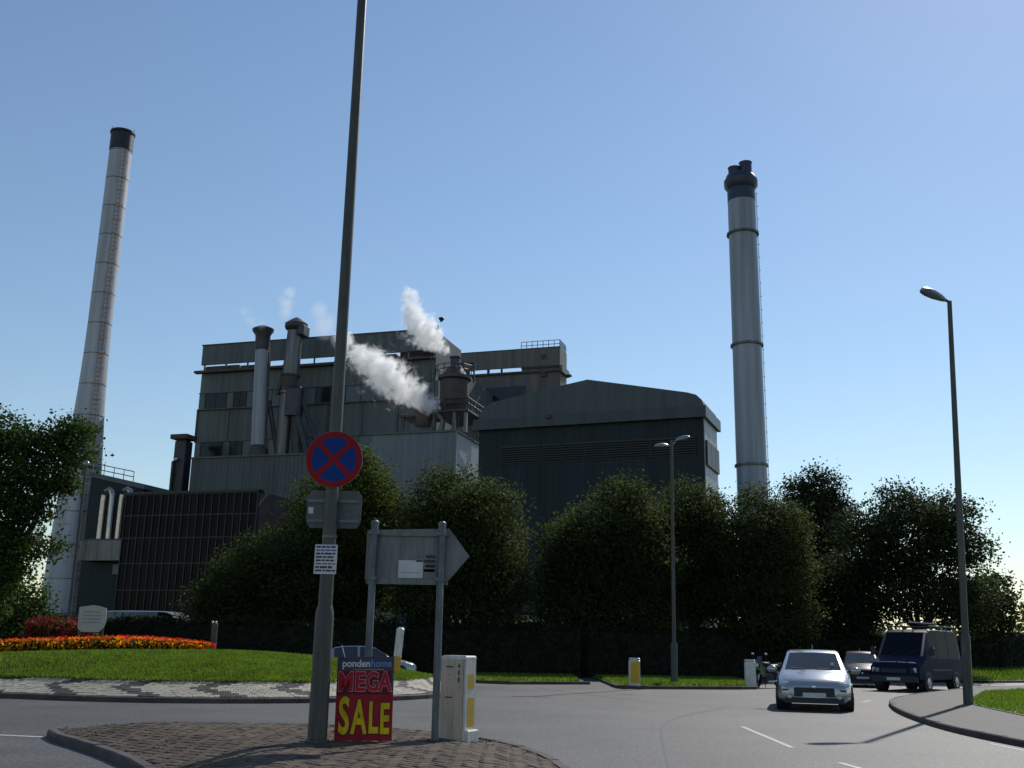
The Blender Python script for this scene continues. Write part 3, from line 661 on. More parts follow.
# ------------------------------------------------------------------ chimneys
cl = thing('chimney', 'tall white chimney with a flared base, black cap and faded ladder at the left', 'chimney', (-52.75, 126.6, 0))
prof = [(0, 3.0), (4, 2.92), (8, 2.82), (12, 2.68), (16, 2.5), (20, 2.3), (24, 2.08), (28, 1.82), (32, 1.64), (36, 1.52)] + [(40 + 4 * i, 1.46 - i * .005) for i in range(7)] + [(64.2, 1.42)]
for (z0, r0_), (z1, r1_) in zip(prof[:-1], prof[1:]):
    s_ = obj('shaft_section', MB().lathe([(r0_, z0 + .06), (r1_, z1 - .06)], n=32), 'chim', cl, True)
    obj('seam_band', MB().lathe([(r1_ - .03, z1 - .06), (r1_ - .03, z1 + .06)], n=32), 'steel', s_, True)
obj('cap', MB().lathe([(1.47, 64.26), (1.47, 66.6), (1.6, 66.7), (1.6, 66.95), (1.3, 67)], n=32), 'cap', cl, True)
ld = MB(); lp = []
la = R(-50)
def lpos(z, da=0., out=.18):
    for (a, ra), (b, rb_) in zip(prof[:-1], prof[1:]):
        if a <= z <= b: r = ra + (rb_ - ra) * (z - a) / (b - a) + out; return (r * math.cos(la + da / r), r * math.sin(la + da / r), z)
    return (1.6 * math.cos(la), 1.6 * math.sin(la), z)
for da in (-.25, .25): ld.tube([lpos(z, da) for z in np.arange(1, 64.1, 3)], .05, 5)
for z in np.arange(1.2, 64, .6): ld.tube([lpos(z, -.25), lpos(z, .25)], .035, 4)
for z in np.arange(4, 64, 2): ld.tube([lpos(z, -.4, .18), lpos(z, -.38, .75), lpos(z, .38, .75), lpos(z, .4, .18)], .04, 4)
obj('ladder', ld, 'ladder', cl)
for a in (.4, 1.8, 3.6): obj('lightning_rod', T([(1.4 * math.cos(a), 1.4 * math.sin(a), 66.9), (1.4 * math.cos(a), 1.4 * math.sin(a), 67.6)], .05, 5), 'dsteel', cl)

cr = thing('chimney', 'straight grey chimney with three flange rings and a navy top at the right', 'chimney', (26.8, 113.7, 0))
cz = [0, 8, 21.2, 35.1, 48.7, 52.8]
for a, b in zip(cz[:-1], cz[1:]):
    o = obj('shaft_section', MB().lathe([(1.72 - a * .0022, a), (1.72 - b * .0022, b)], n=36), 'chim2', cr, True)
    if b < 50: obj('flange_ring', MB().lathe([(1.72, b - .14), (1.86, b - .12), (1.86, b + .12), (1.72, b + .14)], n=36), 'steel', o)
obj('navy_top', MB().lathe([(1.62, 52.82), (1.62, 56.2), (1.3, 56.3)], n=36), 'capb', cr, True)
obj('gallery', MB().lathe([(1.63, 54.3), (1.95, 54.75), (1.97, 55.5), (1.85, 55.55), (1.72, 56.0), (1.62, 56.1)], n=36), 'capb', cr, True)
for x, y, h in ((-.75, -.2, 57.1), (.5, -.6, 57.6), (.2, .8, 57.2)): obj('flue', MB().lathe([(.72, 56.25), (.72, h - .1), (.78, h - .08), (.78, h), (.55, h)], (x, y), 20), 'capb', cr, True)
ld = MB()
for da in (-.16, .16): ld.tube([(1.86 * math.cos(R(-8) + da), 1.86 * math.sin(R(-8) + da), 9), (1.74 * math.cos(R(-8) + da), 1.74 * math.sin(R(-8) + da), 54)], .018, 4)
for z in np.arange(9, 54, 1.6): ld.tube([(1.72 * math.cos(R(-8)), 1.72 * math.sin(R(-8)), z), (1.9 * math.cos(R(-8)), 1.9 * math.sin(R(-8)), z)], .04, 4)
obj('ladder', ld, 'steel', cr)

# ------------------------------------------------------------------ steam
def steam_mat(name, puffs, dens, nscale, erode):
    m = bpy.data.materials.new(name); m.use_nodes = True; n = m.node_tree.nodes; L = m.node_tree.links; n.clear()
    out = n.new('ShaderNodeOutputMaterial'); pv_ = n.new('ShaderNodeVolumePrincipled')
    pv_.inputs['Color'].default_value = (.995, .995, .995, 1); pv_.inputs['Anisotropy'].default_value = .4
    tc = n.new('ShaderNodeTexCoord'); nz = n.new('ShaderNodeTexNoise'); nz.inputs['Scale'].default_value = nscale; nz.inputs['Detail'].default_value = 7; nz.inputs['Roughness'].default_value = .66; nz.inputs['Distortion'].default_value = .6
    L.new(tc.outputs['Object'], nz.inputs['Vector'])
    cur = None
    for c, r in puffs:
        sb_ = n.new('ShaderNodeVectorMath'); sb_.operation = 'DISTANCE'; sb_.inputs[1].default_value = c; L.new(tc.outputs['Object'], sb_.inputs[0])
        mr = n.new('ShaderNodeMapRange'); mr.inputs[1].default_value = r; mr.inputs[2].default_value = 0; mr.inputs[3].default_value = 0; mr.inputs[4].default_value = 1
        L.new(sb_.outputs['Value'], mr.inputs[0])
        if cur is None: cur = mr.outputs[0]
        else:
            mx = n.new('ShaderNodeMath'); mx.operation = 'SMOOTH_MAX'; mx.inputs[2].default_value = .2; L.new(cur, mx.inputs[0]); L.new(mr.outputs[0], mx.inputs[1]); cur = mx.outputs[0]
    a = n.new('ShaderNodeMapRange'); a.clamp = True; a.inputs[1].default_value = .3; a.inputs[2].default_value = .7; a.inputs[3].default_value = -erode; a.inputs[4].default_value = .04
    L.new(nz.outputs['Fac'], a.inputs[0])
    s = n.new('ShaderNodeMath'); s.operation = 'ADD'; L.new(cur, s.inputs[0]); L.new(a.outputs[0], s.inputs[1])
    d = n.new('ShaderNodeMapRange'); d.inputs[1].default_value = .0; d.inputs[2].default_value = .5; d.inputs[3].default_value = 0; d.inputs[4].default_value = dens
    L.new(s.outputs[0], d.inputs[0]); L.new(d.outputs[0], pv_.inputs['Density']); L.new(pv_.outputs[0], out.inputs['Volume'])
    return m
def steam(label, puffs, dens, nscale=.55, erode=.35, group=None):
    puffs = [(c, r * 1.42) for c, r in puffs]; base = Vector(puffs[0][0]); loc = [(tuple(Vector(c) - base), r) for c, r in puffs]
    m = MB()
    lo = [min(c[i] - r for c, r in loc) for i in range(3)]; hi = [max(c[i] + r for c, r in loc) for i in range(3)]
    # one closed tapering hull round the puffs
    rings = []
    d = (Vector(loc[-1][0]) - Vector(loc[0][0])).normalized(); e = d.cross(Vector((0, 1, 0))).normalized(); f = d.cross(e)
    sts = [(Vector(loc[0][0]) - d * loc[0][1], loc[0][1] * .35)] + [(Vector(c), r * 1.12) for c, r in loc] + [(Vector(loc[-1][0]) + d * loc[-1][1], loc[-1][1] * .35)]
    for c, r in sts: rings.append([c + (e * math.cos(2 * math.pi * k / 16) + f * math.sin(2 * math.pi * k / 16)) * r for k in range(16)])
    m.loft(rings, True, True)
    o = obj('steam_plume', m, steam_mat('steam', loc, dens, nscale, erode)); o.location = base; tag(o, label, 'steam'); o['kind'] = 'stuff'
    return o
ys_ = 111.6
steam('dense white steam plume rising from the cooling tower neck', [((-7.4, ys_, 33.35), .6), ((-8.3, ys_, 34.1), 1.1), ((-9.3, ys_, 34.9), 1.7), ((-10.3, ys_, 35.6), 2.0), ((-11.1, ys_, 36.8), 1.6), ((-11.5, ys_, 38.2), 1.4), ((-11.9, ys_, 39.6), 1.1)], 2.8, 1.0, .84)
steam('broad white steam cloud drifting left across the factory front', [((-8.9, ys_, 27.0), 1.2), ((-10.4, ys_, 28.0), 1.8), ((-12.3, ys_, 28.8), 2.0), ((-13.9, ys_, 30.3), 2.5), ((-15.7, ys_, 31.6), 2.1), ((-17.4, ys_, 32.6), 1.6), ((-18.8, ys_, 34), 1.3)], 2.4, .95, .84)
steam('faint steam wisp above the wide cowl of the jointed stack', [((-29.3, 127.2, 42.4), .9), ((-29.4, 127.2, 43.6), 1.1), ((-29.0, 127.2, 45), .9)], .3, .8, .5)
steam('faint steam wisp left of the slim pale stack', [((-32.6, 128.6, 41.2), .7), ((-34.2, 128.6, 41.6), .9), ((-35, 128.6, 42.8), .8)], .13, .8, .5)
steam('thin steam haze behind the lamp column on the factory roof screen', [((-20.4, 118, 36.2), 1.2), ((-22.4, 118, 37.8), 1.5), ((-23.2, 118, 39.6), 1.2)], .22, .7, .5)

# ------------------------------------------------------------------ trees and hedges
def tree(label, loc, blobs, n, m, size=.17, trunk=.18, h=3, clump=.3, per=14, shell=.45, group='trees behind the hedge', limbs=5):
    t = thing('tree', label, 'tree', loc, 0, group)
    tops = [Vector(b[:3]) for b in blobs]; tr = MB(); mid = Vector((0, 0, h))
    tr.tube([(0, 0, -.2), (.05, .02, .25), (.05, 0, h * .6), mid], [trunk * 1.5, trunk * 1.1, trunk, trunk * .85], 8)
    trunk_o = obj('trunk', tr, 'bark', t, True)
    for p in tops[:limbs + 3]:
        p = mid.lerp(p, .85); q = mid.lerp(p, .5) + Vector((rnd.gauss(0, .2), rnd.gauss(0, .2), .1))
        obj('limb', T([mid - Vector((0, 0, h * .25)), q, p], [trunk * .7, trunk * .42, .03], 6), 'bark', trunk_o, True)
    obj('crown', leaves('crown', blobs, n, size, clump, per, shell), m, t, kind='stuff')
    return t
def rblob(cx, cz, rx, rz, n, seed, ry=None, s=(.38, .55)):
    """a crown made of many overlapping smaller masses inside an ellipsoid"""
    q = random.Random(seed); ry = ry or rx * .9; out = [(cx, 0, cz, rx * .72, ry * .72, rz * .75)] + [(cx + rx * .62 * c, ry * .5 * d, max(1.9, cz - rz * .72), rx * .42, ry * .42, rz * .33) for c, d in ((-1, -.5), (-.35, -1), (.35, -1), (1, -.5))]
    for k in range(n):
        a = 2 * math.pi * (k + q.random() * .6) / n * 2.4; ph = -.75 + 1.7 * (k + .5) / n; cs = math.sqrt(max(.05, 1 - min(.98, ph * ph)))
        f = q.uniform(.55, .8); r = q.uniform(*s)
        out.append((cx + rx * f * cs * math.cos(a), ry * f * cs * math.sin(a), cz + rz * f * ph, rx * r, ry * r, rz * r * .8))
    return out
tree('low broad bushy tree furthest left of the hedge row', (-12.3, 57, 0), rblob(.3, 4.5, 4.2, 3.4, 13, 1) + [(-3.6, 0, 2.9, 1.6, 1.5, 1.8), (3.3, 0, 3.4, 1.9, 1.6, 2.5)], 64000, 'leaf', h=2)
tree('tree with a pointed lit crown just behind the roundel sign', (-8.7, 58.5, 0), rblob(0, 7.6, 3.2, 4.4, 13, 2) + [(.3, 0, 11, 1.1, 1, 1.2), (2.6, -.5, 8.2, 1.2, 1, 1.3)], 60000, 'leaf2', h=3)
tree('round topped tree behind the arrow shaped sign back', (-2.3, 55.2, 0), rblob(-.3, 6.6, 3.3, 4.1, 14, 3) + [(2.3, -.3, 4.6, 1.6, 1.4, 2), (-1.6, 0, 9.6, 1.3, 1.2, 1.2), (-2, 0, 4, 1.8, 1.5, 2)], 66000, 'leaf', h=2.5)
tree('wide dark tree before the teal hall, left of the twin lamp', (5.4, 57, 0), rblob(0, 6.2, 3.6, 4.0, 15, 4) + [(-2.2, 0, 4.2, 1.9, 1.6, 2.2), (.9, 0, 9.5, 1.5, 1.2, 1.2)], 70000, 'leaf', h=2.4)
tree('upright tree just behind the twin lamp column', (10.4, 59, 0), rblob(0, 7, 2.7, 4.0, 12, 5), 50000, 'leaf', h=3)
tree('rounded dark tree below the grey chimney', (14.0, 57.3, 0), rblob(0, 6.0, 2.7, 4.2, 13, 6), 52000, 'leaf', h=2.6)
tree('tall loose tree standing farther back right of the grey chimney', (22.4, 76, 0), rblob(0, 9.7, 3.1, 4.6, 15, 7, s=(.28, .42)) + [(-1.3, 0, 12.9, 1.2, 1, 1.1), (1.2, 0, 13.2, 1.2, 1, 1.2), (.1, 0, 13.9, .9, .8, .9), (-2.2, 0, 11.2, 1.1, 1, 1), (2.4, 0, 11.4, 1, 1, 1)], 36000, 'leaf3', .22, h=6, shell=.3, per=9)
tree('broad airy tree with sky gaps right behind the lamp and van', (24.0, 62, 0), rblob(0, 7.6, 4.5, 4.4, 17, 8, s=(.26, .4)) + [(-3.6, 0, 4.6, 1.7, 1.6, 2.3), (3.0, 0, 4.2, 1.4, 1.4, 1.5)], 48000, 'leaf3', .2, h=3.4, shell=.3, per=9)
tree('smaller pale leaved tree at the right end of the row', (31.8, 70, 0), rblob(0, 4.3, 2.5, 3.3, 9, 9, s=(.28, .45)), 8000, 'leaf', .26, h=2)
tree('low shrubby tree at the right edge of the view', (37.5, 72, 0), rblob(0, 3.2, 3.0, 2.3, 9, 10), 8000, 'leaf2', .26, h=1.5)
tree('dark filler tree low behind the van', (19.8, 64, 0), rblob(0, 4.4, 2.6, 3.3, 9, 12), 10000, 'leaf3', .26, h=2)
lt = [(-3.2, 0, 9.8, 2.6, 2, 2.0), (-.9, .2, 9.6, 1.6, 1.4, 1.1), (.9, -.2, 9.3, 1.5, 1.2, .75), (2.4, 0, 9.7, .8, .8, .55), (2.5, -.2, 8.9, 1.3, 1, .75), (1.1, 0, 8.0, 1.9, 1.4, .9), (-1.2, 0, 7.4, 2.5, 1.8, 1.3), (1.0, -.2, 6.6, 1.3, 1.1, .8),
      (-.9, 0, 5.4, 2.4, 1.8, 1.3), (1.2, 0, 5.0, 1.5, 1.2, .5), (-1.6, .2, 3.8, 2.6, 1.8, 1.2), (-.8, -.2, 3.3, 1.6, 1.4, .8), (-4.2, 0, 6.2, 2.6, 2, 3.2), (-5.5, 0, 9, 2, 2, 2.5), (-2.9, 0, 11.4, .9, .9, .8), (-1.3, 0, 2.6, 1.9, 1.6, .9), (-.2, -.2, 4.2, 1.7, 1.3, .8), (-3.5, 0, 3, 2, 1.6, 1.4), (2.5, 0, 9.9, .9, .8, .5), (2.0, 0, 7.6, .9, .8, .4)]
tree('leafy spreading tree cut off by the left edge', (-20.75, 42.5, 0), lt, 84000, 'leaf4', .17, .26, 3.2, .24, 14, .25, None, 6)

def hedge(label, x0, x1, y, h, n, z0=0., dy=1.3, y1=None):
    y1 = y if y1 is None else y1; L = math.hypot(x1 - x0, y1 - y); a = math.atan2(y1 - y, x1 - x0)
    t = thing('hedge', label, 'hedge', ((x0 + x1) / 2, (y + y1) / 2, z0), a, 'clipped hedges along the plant boundary')
    obj('twig_core', MB().rbox((-L / 2, -dy / 2, -.3), (L / 2, dy / 2, h - .16), .2), 'core', t)
    p = np.empty((n, 3)); f = rng.random(n); p[:, 0] = rng.uniform(-L / 2, L / 2, n)
    top = f < .35; p[:, 1] = np.where(top, rng.uniform(-dy / 2, dy / 2, n), -dy / 2 + rng.normal(0, .06, n)); p[:, 2] = np.where(top, h - .1 + rng.normal(0, .07, n), rng.uniform(.02, h - .05, n))
    p[:, 2] += .08 * np.sin(p[:, 0] * 1.3) + .05 * np.sin(p[:, 0] * 3.1 + 1)
    nr = unit(rng.normal(size=(n, 3)) + np.where(top[:, None], [0, 0, 1.], [0, -1., .3])); tt = unit(np.cross(nr, rng.normal(size=(n, 3)))); bb = np.cross(nr, tt)
    Ls = .16 * rng.uniform(.6, 1.3, (n, 1))
    obj('foliage', np_mesh('foliage', np.stack([p - tt * Ls * .5, p - bb * Ls * .3, p + tt * Ls * .5, p + bb * Ls * .3], 1).reshape(-1, 3), 4), 'leafh', t, kind='stuff')
hedge('long clipped hedge behind the flower bed and roundabout', -32, -5.2, 51.5, 2.45, 22000)
hedge('dark hedge under the trees left of the verge gap', -5.0, 3.6, 53, 2.5, 9000)
hedge('dark hedge behind the traffic island with the bollards', 3.8, 16, 53.6, 2.5, 12000, y1=58)
hedge('hedge behind the blue van, on the grass bank', 16.2, 30, 60.5, 2.1, 12000, .35, y1=66)
hedge('hedge on the grass bank at the right edge', 30.2, 56, 66.2, 2.1, 14000, .6, y1=85)
t = thing('shrub', 'bright green bush under the leafy spreading tree at the left edge', 'shrub', (-25.2, 49.5, 0))
obj('foliage', leaves('foliage', [(-1.5, 0, 2.2, 2.8, 1.2, 2.0), (1.9, 0, 2.3, 2.2, 1.2, 1.9), (.4, 0, 3.6, 1.5, 1.1, 1.2)], 17000, .18, .28, 8), 'leaf4', t, kind='stuff')
wbl = [(x, rnd.uniform(-8, 8), rnd.uniform(2.2, 3.6), rnd.uniform(6, 10), 5, rnd.uniform(3.5, 5.5)) for x in range(-190, 200, 8) if not -52 < x < 40]
wd_ = obj('added_horizon_woods', leaves('added_horizon_woods', wbl, 42000, .9, 1.0, 8), 'leaf3', kind='stuff'); wd_.location = (0, 185, 0)  # tree line added to hide the bright sky at the horizon
for x, y, r, wh in ((-8.5, 59.6, 3, 'behind the sale board'), (0, 59, 3.2, 'between the arrow sign and the hall'), (7, 60.5, 3.2, 'behind the twin lamp column'), (13, 61.5, 2.6, 'behind the motorcycle')):
    t = thing('shrub', 'dense dark shrub under the tree row, ' + wh, 'shrub', (x, y, 0), 0, 'understorey shrubs')
    obj('foliage', leaves('foliage', [(0, 0, 1.5, r, 1.4, 1.7), (r * .8, .2, 1.2, r * .7, 1.2, 1.4)], 5000, .28, .4, 10), 'leaf3', t, kind='stuff')

# ------------------------------------------------------------------ street furniture in the foreground
iz = isl_z(-2.5, 14.5)
col = thing('lamp_column', 'tall grey green lamp column with a thicker base carrying the roundel sign', 'lamp column', (-2.5, 14.5, iz - .01))
obj('base_section', MB().lathe([(.165, 0), (.16, .04), (.13, .05), (.128, 1.62), (.122, 1.7), (.1, 1.78)], n=20), 'column', col, True)
obj('inspection_door', MB().rbox((-.055, -.134, .55), (.055, -.1, 1.15), .012), 'column', col)
obj('shaft', MB().lathe([(.098, 1.77), (.09, 3.4), (.083, 6), (.072, 11.6), (.06, 12)], n=20), 'column', col, True)
obj('bracket_arm', T([(0, 0, 11.95), (.3, -.2, 12.4), (1.1, -.6, 12.6)], .04), 'column', col); obj('lamp_head', MB().ball((1.4, -.75, 12.6), .4, 12, 8, (1, .6, .3)), 'alu', col, True)
for z in (3.0, 2.7, 3.85, 4.25): obj('sign_clip', MB().lathe([(.102, z - .02 - iz), (.104, z + .02 - iz)], n=16), 'galv', col)

ns = thing('road_sign', 'round blue clearway sign with a red rim and red cross on the lamp column', 'road sign', (-2.48, 14.385, 4.06))
def disc(r, y0, y1, n=40): return MB().plate([(r * math.cos(-2 * math.pi * k / n), r * math.sin(-2 * math.pi * k / n)) for k in range(n)][::-1], y0, y1)
obj('sign_plate', disc(.4, -.004, .012), 'signback', ns); 
ring = MB(); n = 48
for a, b in (((.395), (.318)),):
    q = [[(r * math.cos(2 * math.pi * k / n), y, r * math.sin(2 * math.pi * k / n)) for k in range(n)] for r, y in ((a, -.005), (a, -.009), (b, -.009), (b, -.005))]
    ring.loft(q)
obj('red_rim', ring, 'sred', ns); obj('blue_face', disc(.319, -.0075, -.0045), 'sblue', ns)
for s in (1, -1):
    c_, d_ = math.cos(R(45)) * .321, .036 * .72
    obj('red_bar', MB().plate([(-s * c_ - d_ * s, -c_ + d_), (-s * c_ + d_ * s, -c_ - d_), (s * c_ + d_ * s, c_ - d_), (s * c_ - d_ * s, c_ + d_)] if s > 0 else [(c_ - d_, -c_ - d_), (c_ + d_, -c_ + d_), (-c_ + d_, c_ + d_), (-c_ - d_, c_ - d_)], -.0105 - (.001 if s > 0 else 0), -.0076), 'sred', ns)

bs = thing('road_sign', 'grey back of an octagonal road sign on two rails below the roundel', 'road sign', (-2.48, 14.62, 3.38))
oc = [(-.385, -.17), (-.33, -.26), (.33, -.26), (.385, -.17), (.385, .19), (.33, .27), (-.33, .27), (-.385, .19)]
obj('sign_plate', MB().plate(oc, 0, .012), 'darkback', bs)
for z in (.12, -.16): obj('rail', B((-.37, -.022, z - .022), (.37, -.0005, z + .022)), 'galv', bs)
obj('maker_label', B((-.36, -.003, -.06), (-.29, -.0004, .03)), 'paper', bs)

no = thing('notice', 'small white and blue printed notice tied to the lamp column', 'notice', (-2.515, 14.385, 2.67), R(-3))
obj('notice_board', B((-.155, 0, -.2), (.155, .008, .2)), 'paper', no)
for k in range(8):
    z = .168 - k * .046; x_ = -.135; hh = rnd.choice((.008, .012, .015))
    while x_ < .1:
        w_ = rnd.uniform(.03, .11); obj('printed_line', B((x_, -.002, z - hh), (min(.138, x_ + w_), -.0003, z + hh)), 'sblue' if k < 3 else 'ink', no); x_ += w_ + .012

ds = thing('direction_sign', 'grey back of an arrow shaped direction sign on two posts with paper stickers', 'direction sign', (-1.42, 14.9, 0))
obj('sign_plate', MB().plate([(-.6, 2.38), (.52, 2.39), (.86, 2.79), (.56, 3.18), (-.62, 3.14)], .05, .062), 'signback', ds)
for z in (2.42, 3.1): obj('frame_channel', B((-.6, .01, z - .04), (.56, .049, z + .04)), 'signback', ds)
obj('end_channel', B((-.615, .012, 2.44), (-.55, .049, 3.08)), 'signback', ds)
iz2 = isl_z(-1.9, 14.9)
for x in (-.5, .46):
    p = obj('post', MB().lathe([(.052, iz2 - .03), (.05, 2.4), (.05, 3.2)], (x, -.045), 14), 'galv', ds, True)
    obj('post_cap', MB().lathe([(.056, 3.2), (.056, 3.25), (.03, 3.27)], (x, -.045), 14), 'galv', p, True)
    for z in (2.45, 3.09): obj('clip', B((x - .065, -.1, z - .025), (x + .065, .012, z + .025)), 'galv', p)
obj('sticker', B((-.15, .044, 2.47), (.2, .0495, 2.72)), 'paper', ds); obj('sticker', B((.21, .044, 2.47), (.39, .0495, 2.64)), 'signback', ds)
for k in range(4): obj('black_print', B((.215 + .02 * (k % 2), .044, 2.56 + k * .065), (.37, .0485, 2.6 + k * .065)), 'ink', ds)
obj('printed_line', B((-.12, .0415, 2.54), (.17, .0438, 2.548)), 'inkg', ds); obj('printed_line', B((.1, .044, 2.7), (.22, .0485, 2.74)), 'inkg', ds)

sa_ = thing('sale_board', 'red and navy MEGA SALE board leaning on the sign post', 'advertising board', (-1.92, 14.7, isl_z(-1.95, 14.66) + .005), R(-1.5))
tilt = bpy.data.objects.new('board_panel', None)
bd = obj('board_panel', B((-.39, 0, 0), (.39, .012, 1.1)), 'sale_red', sa_); 
def on(name, mb, m): return obj(name, mb, m, bd)
on('navy_band', B((-.388, -.0015, .915), (.388, -.0002, 1.098)), 'navy'); on('maroon_band', B((-.388, -.0015, .6), (.388, -.0002, .91)), 'sale_maroon')
on('navy_edge', B((.36, -.002, .6), (.389, -.0016, .9)), 'navy')
text('lettering', 'ponden', 'sale_white', bd, (-.13, -.003, 1.005), .135, sx=.95, off=.003); text('lettering', 'home', 'sale_sky', bd, (.215, -.003, 1.005), .135, sx=.92, off=.003)
on('underline', B((-.18, -.0025, .925), (.25, -.0016, .931)), 'sale_yel')
for ch, x, sx_ in (('M', -.265, .82), ('E', -.07, .86), ('G', .1, .74), ('A', .275, .74)):
    text('letter_outline', ch, 'sale_white', bd, (x, -.0028, .755), .345, sx=sx_, off=.0155); text('lettering', ch, 'sale_crim', bd, (x, -.007, .755), .345, sx=sx_, off=.011)
for ch, x, z, s_ in (('S', -.27, .3, .66), ('A', -.065, .285, .6), ('L', .13, .28, .56), ('E', .285, .265, .54)):
    text('letter_outline', ch, 'sale_maroon', bd, (x, -.0028, z), s_, sx=.5, off=.034); text('lettering', ch, 'sale_yel', bd, (x, -.007, z), s_, sx=.5, off=.018)
bd.rotation_euler = (R(-4), R(-1.2), 0)
for k_ in ('sale_red', 'sale_maroon', 'navy', 'sale_yel'): streaks(M[k_], .22, (5, 5, 3))
obj('tie', T([(-.31, .06, 1.08), (-.36, .1, 1.2), (-.37, .1, 1.24)], .006, 5), 'paper', sa_)

zb = isl_z(-.62, 15.3)
bo = thing('traffic_bollard', 'beige box bollard with yellow reflectors on its narrow white side, marked 408', 'bollard', (-.65, 15.42, zb - .02), R(-30)); bo.scale = (.84, .84, 1)
body = [(-.3, .0), (.15, .0), (.15, 1.1), (.12, 1.135), (-.27, 1.15), (-.3, 1.12)]
obj('body', MB().plate(body, -.17, .17), 'beige', bo)
obj('end_panel', MB().rbox((.151, -.165, .12), (.2, .165, 1.13), .02), 'cream', bo)
obj('foot', MB().rbox((.152, -.175, -.02), (.27, .175, .17), .02), 'cream', bo)
obj('reflector', B((.2, -.1, .72), (.204, .1, .92)), 'yel', bo); obj('reflector', B((.2, -.1, .2), (.204, .1, .6)), 'yel', bo)
obj('lid', MB().rbox((-.305, -.175, 1.12), (.2, .175, 1.175), .02), 'cream', bo)
for i, ch in enumerate('408'): text('lettering', ch, 'ink', bo, (.06, -.1715, 1.03 - i * .095), .095, off=.003, ext=.001)
for z in (1.02, .6): obj('hinge', B((-.2, -.176, z - .008), (-.06, -.1702, z + .008)), 'plastic', bo)
obj('lock', MB().ball((-.14, -.172, .92), .017, 8, 6), 'chrome', bo)

wp = thing('marker_bollard', 'slim white bollard with a yellow lower half leaning on the roundabout', 'bollard', (-3.4, 33, .72))
obj('body', MB().rbox((-.12, -.08, .42), (.12, .08, 1.3), .06), 'cream', wp); obj('yellow_panel', MB().rbox((-.121, -.081, -.1), (.121, .081, .418), .01), 'yel', wp)
wp.rotation_euler = (0, R(4), R(8))
gp_ = thing('marker_post', 'short grey post with white caps right of the flower bed', 'post', (-10.5, 38.2, .7))
obj('post', MB().rbox((-.1, -.06, 0), (.1, .06, 1.4), .03), 'column', gp_)
for x in (-.05, .07): obj('reflector', MB().ball((x - .02, -.06, 1.43), .045, 8, 6), 'cream', gp_)

ts = thing('town_sign', 'pale green shield shaped sign on two posts in the flower bed', 'sign', (-14.3, 36.6, 1.08), R(4)); ts.scale = (.9, .9, .92)
obj('shield', MB().plate([(-.35, .68), (.3, .68), (.46, .84), (.52, 1.05), (.5, 1.55), (.2, 1.63), (0, 1.66), (-.25, 1.62), (-.52, 1.58), (-.5, .8)], -.02, .02), 'townsign', ts)
for k in range(4): obj('printed_line', B((-.36, -.024, 1.0 + k * .13), (.36 - .05 * (k % 2), -.0205, 1.035 + k * .13)), 'inkg', ts)
for x in (-.44, .42): obj('post', B((x - .035, .021, -.2), (x + .035, .08, 1.5)), 'dsteel', ts)

def small_bollard(label, loc, face):
    t = thing('bollard', label, 'bollard', loc, R(-6), 'bollards on the traffic island')
    obj('body', MB().rbox((-.22, -.11, 0), (.22, .11, .98), .06), 'cream', t)
    if face: obj('yellow_panel', MB().rbox((-.15, -.116, .1), (.2, -.1105, .9), .002), 'yel', t)
    obj('lid', MB().rbox((-.21, -.1, .981), (.21, .1, 1.03), .03), 'cream', t)
small_bollard('white bollard with a yellow face on the left end of the far traffic island', (4.93, 41.4, .1), True)
small_bollard('plain greyish white bollard beside the motorcycle', (9.85, 43.4, .1), False)

# street lamps
def lens_head(parent, a, b, wd, th):
    a, b = Vector(a), Vector(b); d = (b - a); s = d.cross(Vector((0, 0, 1))).normalized(); rings = []
    for t_, w_, h_ in ((0, .3, .5), (.15, .55, .8), (.45, .95, 1), (.75, 1, .9), (.93, .75, .6), (1, .3, .2)):
        c = a + d * t_
        rings.append([c + s * math.cos(q) * wd * w_ + Vector((0, 0, 1)) * (math.sin(q) * th * h_ * (1 if math.sin(q) > 0 else .45)) for q in np.linspace(0, 2 * math.pi, 12, endpoint=False)])
    return obj('lamp_head', MB().loft(rings, True, True), 'alu', parent, True)
sl = thing('street_lamp', 'tall single headed street lamp standing on the right hand lawn edge', 'street lamp', (13.45, 31.4, .12)); sl.rotation_euler = (0, R(2.25), 0)
obj('base_section', MB().lathe([(.15, -.05), (.14, 0), (.135, 1.9), (.1, 2.0)], n=16), 'column', sl, True)
obj('shaft', MB().lathe([(.1, 2), (.1, 5), (.085, 8), (.07, 12.35)], n=16), 'column', sl, True)
obj('spigot', T([(0, 0, 12.3), (-.2, -.02, 12.42)], .045), 'column', sl)
lens_head(sl, (-.15, -.02, 12.36), (-.95, -.1, 12.62), .2, .2); obj('inspection_door', MB().rbox((-.05, -.145, .5), (.05, -.1, 1.1), .01), 'column', sl)
tl = thing('street_lamp', 'thin twin headed street lamp on the far traffic island', 'street lamp', (6.75, 43.2, .08)); tl.rotation_euler = (0, R(.4), 0)
obj('base_section', MB().lathe([(.14, -.05), (.14, 0), (.13, 1.6), (.08, 1.68)], n=14), 'column', tl, True); obj('shaft', MB().lathe([(.08, 1.68), (.06, 10)], n=14), 'column', tl, True)
obj('arm', T([(0, 0, 9.75), (.2, .05, 10.0), (.4, .1, 10.1)], .03), 'alu', tl); obj('arm', T([(0, 0, 9.7), (-.2, -.05, 9.78), (-.25, -.06, 9.78)], .03), 'alu', tl)
lens_head(tl, (.2, .05, 10.02), (.82, .2, 10.18), .13, .14); lens_head(tl, (-.15, -.04, 9.74), (-.75, -.2, 9.68), .13, .14)
pl = thing('street_lamp', 'slender post lamp with a small round head beside the white chimney', 'street lamp', (-16.62, 40.3, .3))
